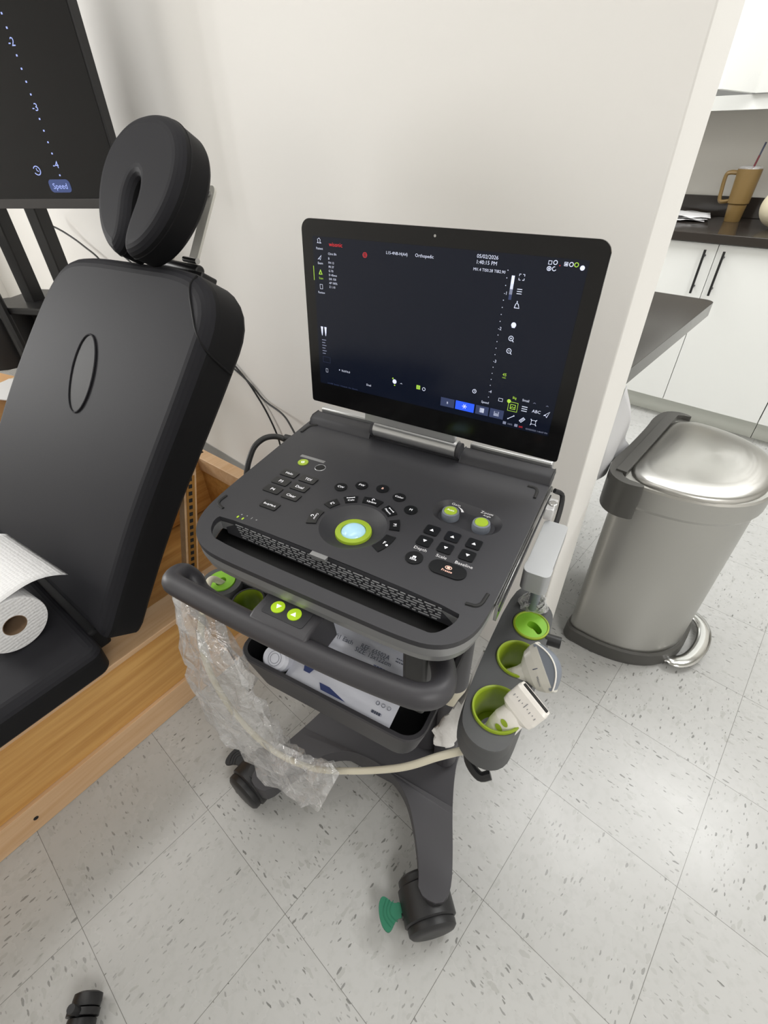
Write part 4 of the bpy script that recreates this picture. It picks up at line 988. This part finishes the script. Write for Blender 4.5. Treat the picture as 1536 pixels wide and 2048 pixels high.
ln([(336.5,200),(341.5,194.5),(344,196.5),(339,202),(336.5,200)], .5); ln([(338.5,200),(342.5,195.8)], .4)
fr(352.5,195,359,201,.5); ln([(351.5,194),(353.5,196)],.5); ln([(360,194),(358,196)],.5); ln([(352,202.5),(353.5,200.5)],.5); ln([(360,202.5),(358.5,200.5)],.5)
rc(314.5,206,319,210,'g_dim'); tx('100%', 324.5, 208.2, 3.4, 'g_dim'); rc(331,206,335.5,210,'g_dim'); tx('26%', 340, 208.4, 3.4, 'g_red'); tx('05/02/2026 1:40:07 PM', 362, 209.2, 3.2, 'g_dim')
tx('L15-4NB  Shoulder  Orthopedic  Gain  Dynamic', 44, 210.5, 3.0, 'g_btn')
flush('annotation_tools', 'lit annotation icons with a lime framed picture icon')
for u, v in ((336.1,5.3),(342,4.8),(354,5.4),(359.8,5.3),(365.4,5.2)):
    if u in (336.1, 354): fr(u-2.1, v-2.1, u+2.1, v+2.1, .6)
    else: rg_(u, v, 2.1, .45, 'g_lime' if u == 365.4 else 'g_white')
rg_(336.1,11.5,2.2,.45); rg_(342,11.3,2.1,.45,'g_white',20,300); rc(335.2,10.4,337,12.6); rc(353,4.6,355.2,6.4)
g.use(M['g_bar']); g.lathe([(0,.0003),(.0026,.0003)], 18, Matrix.Translation((.3724,-.0078,0))); rc(347,7,348,8,'g_red')
flush('status_icons', 'lit status icons in the top right corner')
# side rail and ports
q = MB().use(M['chrome']).box(.2128,.2165,-.10,.165,ZT-.038,ZT-.010).use(M['deck']).box(.2166,.2175,-.095,.16,ZT-.026,ZT-.022); q.build('side_rail', us, bevel=.0015)['label'] = 'glossy side rail'
q = MB().use(M['lidclear']).box(.2170,.230,.118,.150,ZT-.040,ZT-.020).use(M['chromebolt']).cyl((.225,.135,ZT-.03),(.225,.135,ZT-.018),.007); q.build('port_latch', us, bevel=.002)
q = MB().use(M['black']).tube(spline([(.219,.17,ZT-.02),(.232,.175,ZT-.03),(.236,.14,ZT-.05),(.234,.10,ZT-.06)], 5), .004, 8).build('side_bracket', us)

# transducer connector, plugged in the right side
tcn = thing('transducer_connector', 'silver transducer plug on the right side of the scanner', 'connector', tuple(CO), CA)
q = MB().use(M['silverp']); sec = rrect(.2385, .058, .034, .118, .006, 4)
q.prism(sec, .838, .862); q.build('plug_housing', tcn, bevel=.004, seg=3)
q = MB().use(M['silverp']).prism(rrect(.2385,.010,.036,.026,.009,5), .828, .8625); q.build('plug_end', tcn, bevel=.004)
q = MB().use(M['lens']).tube([(.243,.012,.830),(.243,.020,.800),(.242,.030,.765)], [.0085,.007,.0062], 16); q.build('strain_relief', tcn)

# probes ---------------------------------------------------------------
def frame(o, zdir, ydir):
    z = Vector(zdir).normalized(); y = Vector(ydir); y = (y - z*y.dot(z)).normalized(); x = y.cross(z)
    return Matrix(((x.x,y.x,z.x,o[0]),(x.y,y.y,z.y,o[1]),(x.z,y.z,z.z,o[2]),(0,0,0,1)))
def loft(mb, levels, n=28, caps=True):        # (cx, w, h, z, power)
    rings = []
    for cx, w, h, z, pw in levels:
        r_ = []
        for k in range(n):
            t = 2*PI*k/n; c_, s_ = math.cos(t), math.sin(t); r_.append((cx + w*abs(c_)**(2/pw)*(1 if c_ >= 0 else -1), h*abs(s_)**(2/pw)*(1 if s_ >= 0 else -1), z))
        rings.append(r_)
    for i in range(len(rings)-1): mb.add(rings[i]+rings[i+1], [(k, (k+1) % n, n+(k+1) % n, n+k) for k in range(n)])
    if caps: mb.add(rings[0], [tuple(range(n))[::-1]]); mb.add(rings[-1], [tuple(range(n))])
P1 = thing('linear_probe', 'white linear ultrasound probe with green buttons, in the nearest green cup', 'ultrasound probe', tuple(CO), CA)
zd = Vector((.475,.487,.732)).normalized()
XF = frame(Vector((.284,-.121,.782)) - zd*.14*.82, zd, (.015,-.527,.848)) @ Matrix.Scale(.82, 4)
q = MB().use(M['probe2']).at(XF); loft(q, [(0,.008,.007,.03,2),(0,.0135,.011,.045,2.1),(0,.0195,.0140,.062,2.2),(0,.0215,.0150,.078,2.4),(0,.0200,.0140,.092,2.6),(0,.0185,.013,.1,2.8)]); hb = q.build('handle', P1, ang=60)
q = MB().use(M['probe2']).at(XF); loft(q, [(0,.0190,.0120,.096,3),(0,.0275,.0135,.103,4.5),(0,.0290,.0135,.112,6),(0,.0290,.0125,.134,6),(0,.0275,.0105,.139,5)]); q.build('head', P1, ang=50)
q = MB().use(M['void']).at(XF).prism(rrect(0,0,.048,.0095,.0015), .1385, .1402); q.build('lens', P1)['label'] = 'black lens strip'
q = MB().use(M['limedark']).at(XF)
for z_ in (.0700, .0815):
    q.add([(.0065*math.cos(2*PI*k/20), .0156, z_+.0040*math.sin(2*PI*k/20)) for k in range(20)], [tuple(range(20))])
q.build('buttons', P1)['label'] = 'two green oval buttons'
q = MB().use(M['inkdark']).at(XF)
for i in range(-4, 5): q.box(i*.0052-.0003, i*.0052+.0003, .0137, .0140, .122 if i % 2 else .120, .124 if i else .129)
q.build('scale_marks', P1)
P2 = thing('curved_probe', 'ivory curved ultrasound probe with a grey lens, in the middle green cup', 'ultrasound probe', tuple(CO), CA)
zd = Vector((.685,.253,.571)).normalized()
XF = frame(Vector((.297,-.060,.782)) - zd*.131*.86, zd, (.015,-.527,.848)) @ Matrix.Scale(.86, 4)
q = MB().use(M['probe']).at(XF); loft(q, [(0,.009,.009,.025,2),(0,.0112,.0105,.035,2),(0,.0125,.0115,.045,2),(0,.013,.012,.068,2.1),(0,.016,.0125,.08,2.3)]); q.build('handle', P2, ang=60)
q = MB().use(M['probe']).at(XF); lv = [(0,.017,.0125,.078,2.4),(0,.030,.0145,.088,3),(0,.036,.0155,.100,3.2),(0,.0375,.0155,.112,3.4)]
loft(q, lv); q.build('head', P2, ang=60)
q = MB().use(M['lens']).at(XF); rings = []
for j in range(13):
    t = -1 + 2*j/12; x = .0345*t; zt_ = .112 + .019*(1-t*t)
    rings.append([(x, -.0125, .108), (x, -.0125, zt_-.003), (x, -.008, zt_), (x, .008, zt_), (x, .0125, zt_-.003), (x, .0125, .108)])
q.surf(rings); q.add(rings[0], [(0,1,2,3,4,5)]); q.add(rings[-1], [(5,4,3,2,1,0)]); q.build('lens', P2, ang=50)['label'] = 'grey curved lens'
q = MB().use(M['probe2']).at(XF); rr_ = []
for j in range(13):
    t = -1 + 2*j/12; rr_.append((.0355*t, .0132, .112 + .0165*(1-t*t)))
q.tube(rr_, .0012, 6); q.build('lens_edge', P2)
q = MB().use(M['inkdark']).at(XF).box(-.0006,.0006,.0152,.0156,.095,.103); q.text('Wisonic', .0045, (-.018,.0157,.098), (-1,0,0), (0,0,1)); q.build('print', P2)

# cable and sleeves ------------------------------------------------------
def tocart(): return (tuple(CO), CA)
cpts = spline([(-.222,-.128,.735),(-.220,-.150,.768),(-.204,-.178,.770),(-.198,-.203,.738),(-.207,-.215,.672),(-.201,-.22,.582),(-.172,-.22,.492),(-.108,-.22,.442),(-.021,-.22,.466),(.057,-.21,.518),(.142,-.2,.602),(.194,-.185,.662),(.235,-.165,.69)], 8)
q = MB().use(M['cable']).tube(cpts, .0052, 14); o = q.build('probe_cable', loc=tuple(CO), rotz=CA, ang=80); tag(o, 'thick ivory probe cable looping below the handle in a clear sleeve', 'cable')
def bl(p, q_, t): return Vector(p).lerp(Vector(q_), t)
def sleeve(rows, mt, name, label, cat, sd, bulge=.022, amp=.006, nn=26, sub=3, closed=True, jit=1.1):
    random.seed(sd); rows = [(Vector(a), Vector(c)) for a, c in rows]
    A = spline([r[0] for r in rows], sub); B_ = spline([r[1] for r in rows], sub); g = []
    ph = [random.uniform(0, 6.28) for _ in range(8)]
    for i in range(len(A)):
        a, c = A[i], B_[i]; mid = (a+c)/2; hx = (c-a)/2; tdir = (A[min(i+1, len(A)-1)]-A[max(i-1, 0)]).normalized(); nr = hx.cross(tdir)
        nr = nr.normalized() if nr.length > 1e-6 else Vector((0,-1,0))
        row = []
        for k in range(nn):
            t = 2*PI*k/nn; s_ = i/len(A)
            d = amp*((math.sin(5*t + 27*s_ + ph[0]) + .8*math.sin(9*t - 23*s_ + ph[1])) if jit > 1 else (math.sin(2*t + 21*s_ + ph[0]) + .8*math.sin(3*t - 17*s_ + ph[1])) + random.uniform(-jit, jit)) + (amp*random.uniform(-jit, jit) if jit > 1 else 0)
            row.append(mid + hx*math.cos(t)*(1 + .10*math.sin(31*s_+ph[2]+t)) + nr*(bulge*math.sin(t) + d*.8) + hx.normalized()*d*.5)
        g.append(row)
    q = MB().use(mt).surf(g, wrap=True); o = q.build(name, loc=tuple(CO), rotz=CA, ang=28)
    return tag(o, label, cat)
sleeve([((-.268,-.165,.780),(-.238,-.165,.782)),((-.258,-.190,.745),(-.195,-.192,.748)),((-.242,-.215,.68),(-.125,-.215,.70)),((-.254,-.22,.60),(-.112,-.22,.640)),((-.262,-.22,.50),(-.098,-.22,.575)),((-.235,-.22,.400),(-.082,-.22,.520)),((-.175,-.22,.345),(-.062,-.22,.490)),((-.110,-.225,.310),(-.020,-.225,.505)),((-.045,-.225,.315),(.018,-.225,.530)),((-.008,-.225,.335),(.045,-.225,.520))],
       M['film'], 'plastic_sleeve', 'crinkled clear plastic sleeve around the ivory cable, below the cart handle', 'plastic sleeve', 5)
sleeve([((.192,-.02,.69),(.214,-.02,.685)),((.186,-.05,.64),(.208,-.05,.625)),((.174,-.075,.595),(.199,-.07,.585)),((.158,-.085,.56),(.195,-.085,.555)),((.150,-.093,.53),(.188,-.093,.52)),((.155,-.095,.505),(.178,-.095,.503))],
       M['tissue'], 'probe_cover', 'crumpled white probe cover hanging between the bin and probe holder', 'probe cover', 9, bulge=.006, amp=.0022, nn=18, jit=.35)
sleeve([((.232,.028,.79),(.256,.030,.79)),((.222,.036,.77),(.262,.038,.765)),((.220,.045,.75),(.258,.045,.742)),((.232,.05,.735),(.252,.05,.730))],
       M['film2'], 'cable_wrap', 'small crumpled clear wrap on the cable under the silver plug', 'plastic wrap', 11, bulge=.010, amp=.003, nn=18)

# things in the bin ----------------------------------------------------------
def pouch(name, label, O_, xd, yd, w, h, prints, seed, mt):
    random.seed(seed); X = frame(O_, Vector(xd).cross(Vector(yd)), yd)
    t = thing(name, label, 'pouch', tuple(CO), CA, 'sterile cover pouches in the cart bin')
    q = MB().use(mt).at(X); g = []; g2 = []
    for i in range(13):
        r1 = []; r2 = []
        for j in range(21):
            x = w*j/20; y = h*i/12; e = min(1, 6*min(j/20, 1-j/20))*min(1, 6*min(i/12, 1-i/12)); z = e*(.004+.0015*math.sin(j*.9+seed)+.001*math.sin(i*1.7+j*.4))
            r1.append((x, y, z)); r2.append((x, y, -z*.3-.0003))
        g.append(r1); g2.append(r2[::-1])
    q.surf(g); q.surf(g2); q.build('foil', t, ang=60)
    q = MB().at(X); prints(q, w, h); q.build('label_print', t)['label'] = 'navy and black print'
    return t
def fine_print(q, cx, cy, pw, lines, z, pitch=.0046, th=.0016):
    # unreadably small print: rows of short word-length strokes
    for i in range(lines):
        x = cx - pw/2; y = cy - i*pitch; end = cx + pw/2 - (.25*pw if i == lines-1 else 0)
        while x < end:
            ww = min(random.choice((.0022, .0036, .0050)), end-x); q.box(x, x+ww, y-th/2, y+th/2, z, z+.0001); x += ww + .0011
def prints1(q, w, h):
    z = .0066; h = h*.74
    q.use(M['inkdark']); q.text('QTY:1 Each', .0105, (w*.20, h*.80, z)); q.text('REF: 65502A', .0105, (w*.56, h*.83, z), sx=.95); q.text('SIZE: 15x122cm', .0105, (w*.56, h*.70, z), sx=.95)
    q.text('CE', .007, (w*.10, h*.60, z)); fine_print(q, w*.86, h*.90, .036, 2, z)
    q.use(M['navy']); q.add([(w*.02,h*.50,z),(w*.14,h*.50,z),(w*.12,h*.42,z),(w*.02,h*.42,z)], [(0,3,2,1)]); q.add([(w*.34,h*.40,z),(w*.42,h*.40,z),(w*.92,h*.20,z),(w*.95,h*.10,z),(w*.88,h*.10,z)], [(0,4,3,2,1)])
    fine_print(q, w*.25, h*.42, .026, 1, z); fine_print(q, w*.72, h*.52, .044, 4, z, .0036, .0013)
def prints2(q, w, h):
    z = .0066
    q.use(M['inkdark']); q.text('CE', .009, (w*.12, h*.66, z)); fr_ = .0
    q.box(w*.17, w*.20, h*.60, h*.72, z, z+.0001)
    q.use(M['navy']); q.add([(w*.12,h*.45,z),(w*.22,h*.45,z),(w*.20,h*.32,z),(w*.14,h*.32,z)], [(0,3,2,1)]); q.add([(w*.32,h*.25,z),(w*.42,h*.25,z),(w*.60,h*.12,z),(w*.36,h*.12,z)], [(0,3,2,1)])
    fine_print(q, w*.58, h*.74, .052, 5, z, .0040, .0014)
    q.use(M['inkdark'])
    for i in range(3): q.tube([(w*(.84+.05*i)+.0028*math.cos(a*PI/4), h*.42+.0028*math.sin(a*PI/4), z) for a in range(9)], .0004, 4)
    fine_print(q, w*.88, h*.22, .022, 1, z, .004, .0042)
pouch('sterile_pouch', 'silver sterile pouch printed QTY 1 Each, leaning at the back of the bin', (-.062,-.135,.648), (1,.0,-.01), (.0,.93,.36), .182, .085, prints1, 2, M['pouch'])
pouch('sterile_pouch', 'white sterile pouch lying at the front edge of the cart bin', (-.082,-.176,.632), (1,.02,-.01), (0,.97,.22), .190, .070, prints2, 5, M['pouch_w'])
tr = thing('tape_roll', 'small white wrapped roll in the left corner of the cart bin', 'roll', tuple(CO), CA)
q = MB().use(M['pouch_w']).lathe([(0,-.016),(.017,-.016),(.021,-.012),(.021,.012),(.017,.016),(0,.016)], 32, Matrix.Translation((-.105,-.155,.640)) @ Matrix.Rotation(math.radians(35), 4, 'X') @ Matrix.Diagonal((1.15,1,1,1))); q.build('roll', tr)
q = MB().use(M['inkdark'])
for r_ in (.008, .012): q.tube([Matrix.Translation((-.105,-.155,.640)) @ Matrix.Rotation(math.radians(35), 4, 'X') @ Vector((r_*math.cos(a*PI/8), r_*math.sin(a*PI/8), .0162)) for a in range(17)], .0003, 4)
q.build('print', tr)

# black cables -------------------------------------------------------------
def cable(pts, r, label, loc=None, rz=0.0, grp=None):
    o = MB().use(M['cableblk']).tube(spline(pts, 6), r, 10).build('power_cable', loc=loc, rotz=rz, ang=80); return tag(o, label, 'cable', grp)
pc = thing('power_lead', 'thick black power lead plugged into the left rear of the scanner', 'cable', tuple(CO), CA)
MB().use(M['cableblk']).tube(spline([(-.262,.130,.862),(-.292,.128,.866),(-.312,.110,.864),(-.322,.085,.845),(-.322,.055,.79),(-.318,.045,.66),(-.30,.07,.5),(-.25,.18,.30),(-.15,.30,.06)], 7), .0055, 12).build('lead', pc, ang=80)
MB().use(M['cableblk']).cyl((-.222,.132,.868),(-.245,.131,.868),.0085,n=16).cyl((-.245,.131,.868),(-.272,.130,.868),.0068,n=16).use(M['silver']).cyl((-.2245,.145,.872),(-.24,.147,.872),.004,n=10).build('plug', pc)
cable([(1.485,2.75,.78),(1.488,2.45,.70),(1.49,2.13,.607),(1.49,2.015,.545),(1.48,1.896,.529),(1.44,1.79,.52),(1.36,1.62,.50),(1.30,1.5,.45)], .0035, 'upper black cable crossing the wall right of the backrest')
cable([(1.488,2.9,.95),(1.49,2.45,.78),(1.49,2.157,.63),(1.49,2.052,.545),(1.488,1.985,.46),(1.485,1.95,.37),(1.47,1.93,.2),(1.46,1.9,.06),(1.44,1.8,.006)], .0035, 'thin black cable dropping down the wall behind the scanner')
cable([(1.30,2.80,1.15),(1.38,3.46,1.06),(1.45,3.36,.99),(1.47,3.22,.94),(1.47,3.06,.88),(1.46,2.9,.7)], .004, 'black cable hanging from the television past its stand')
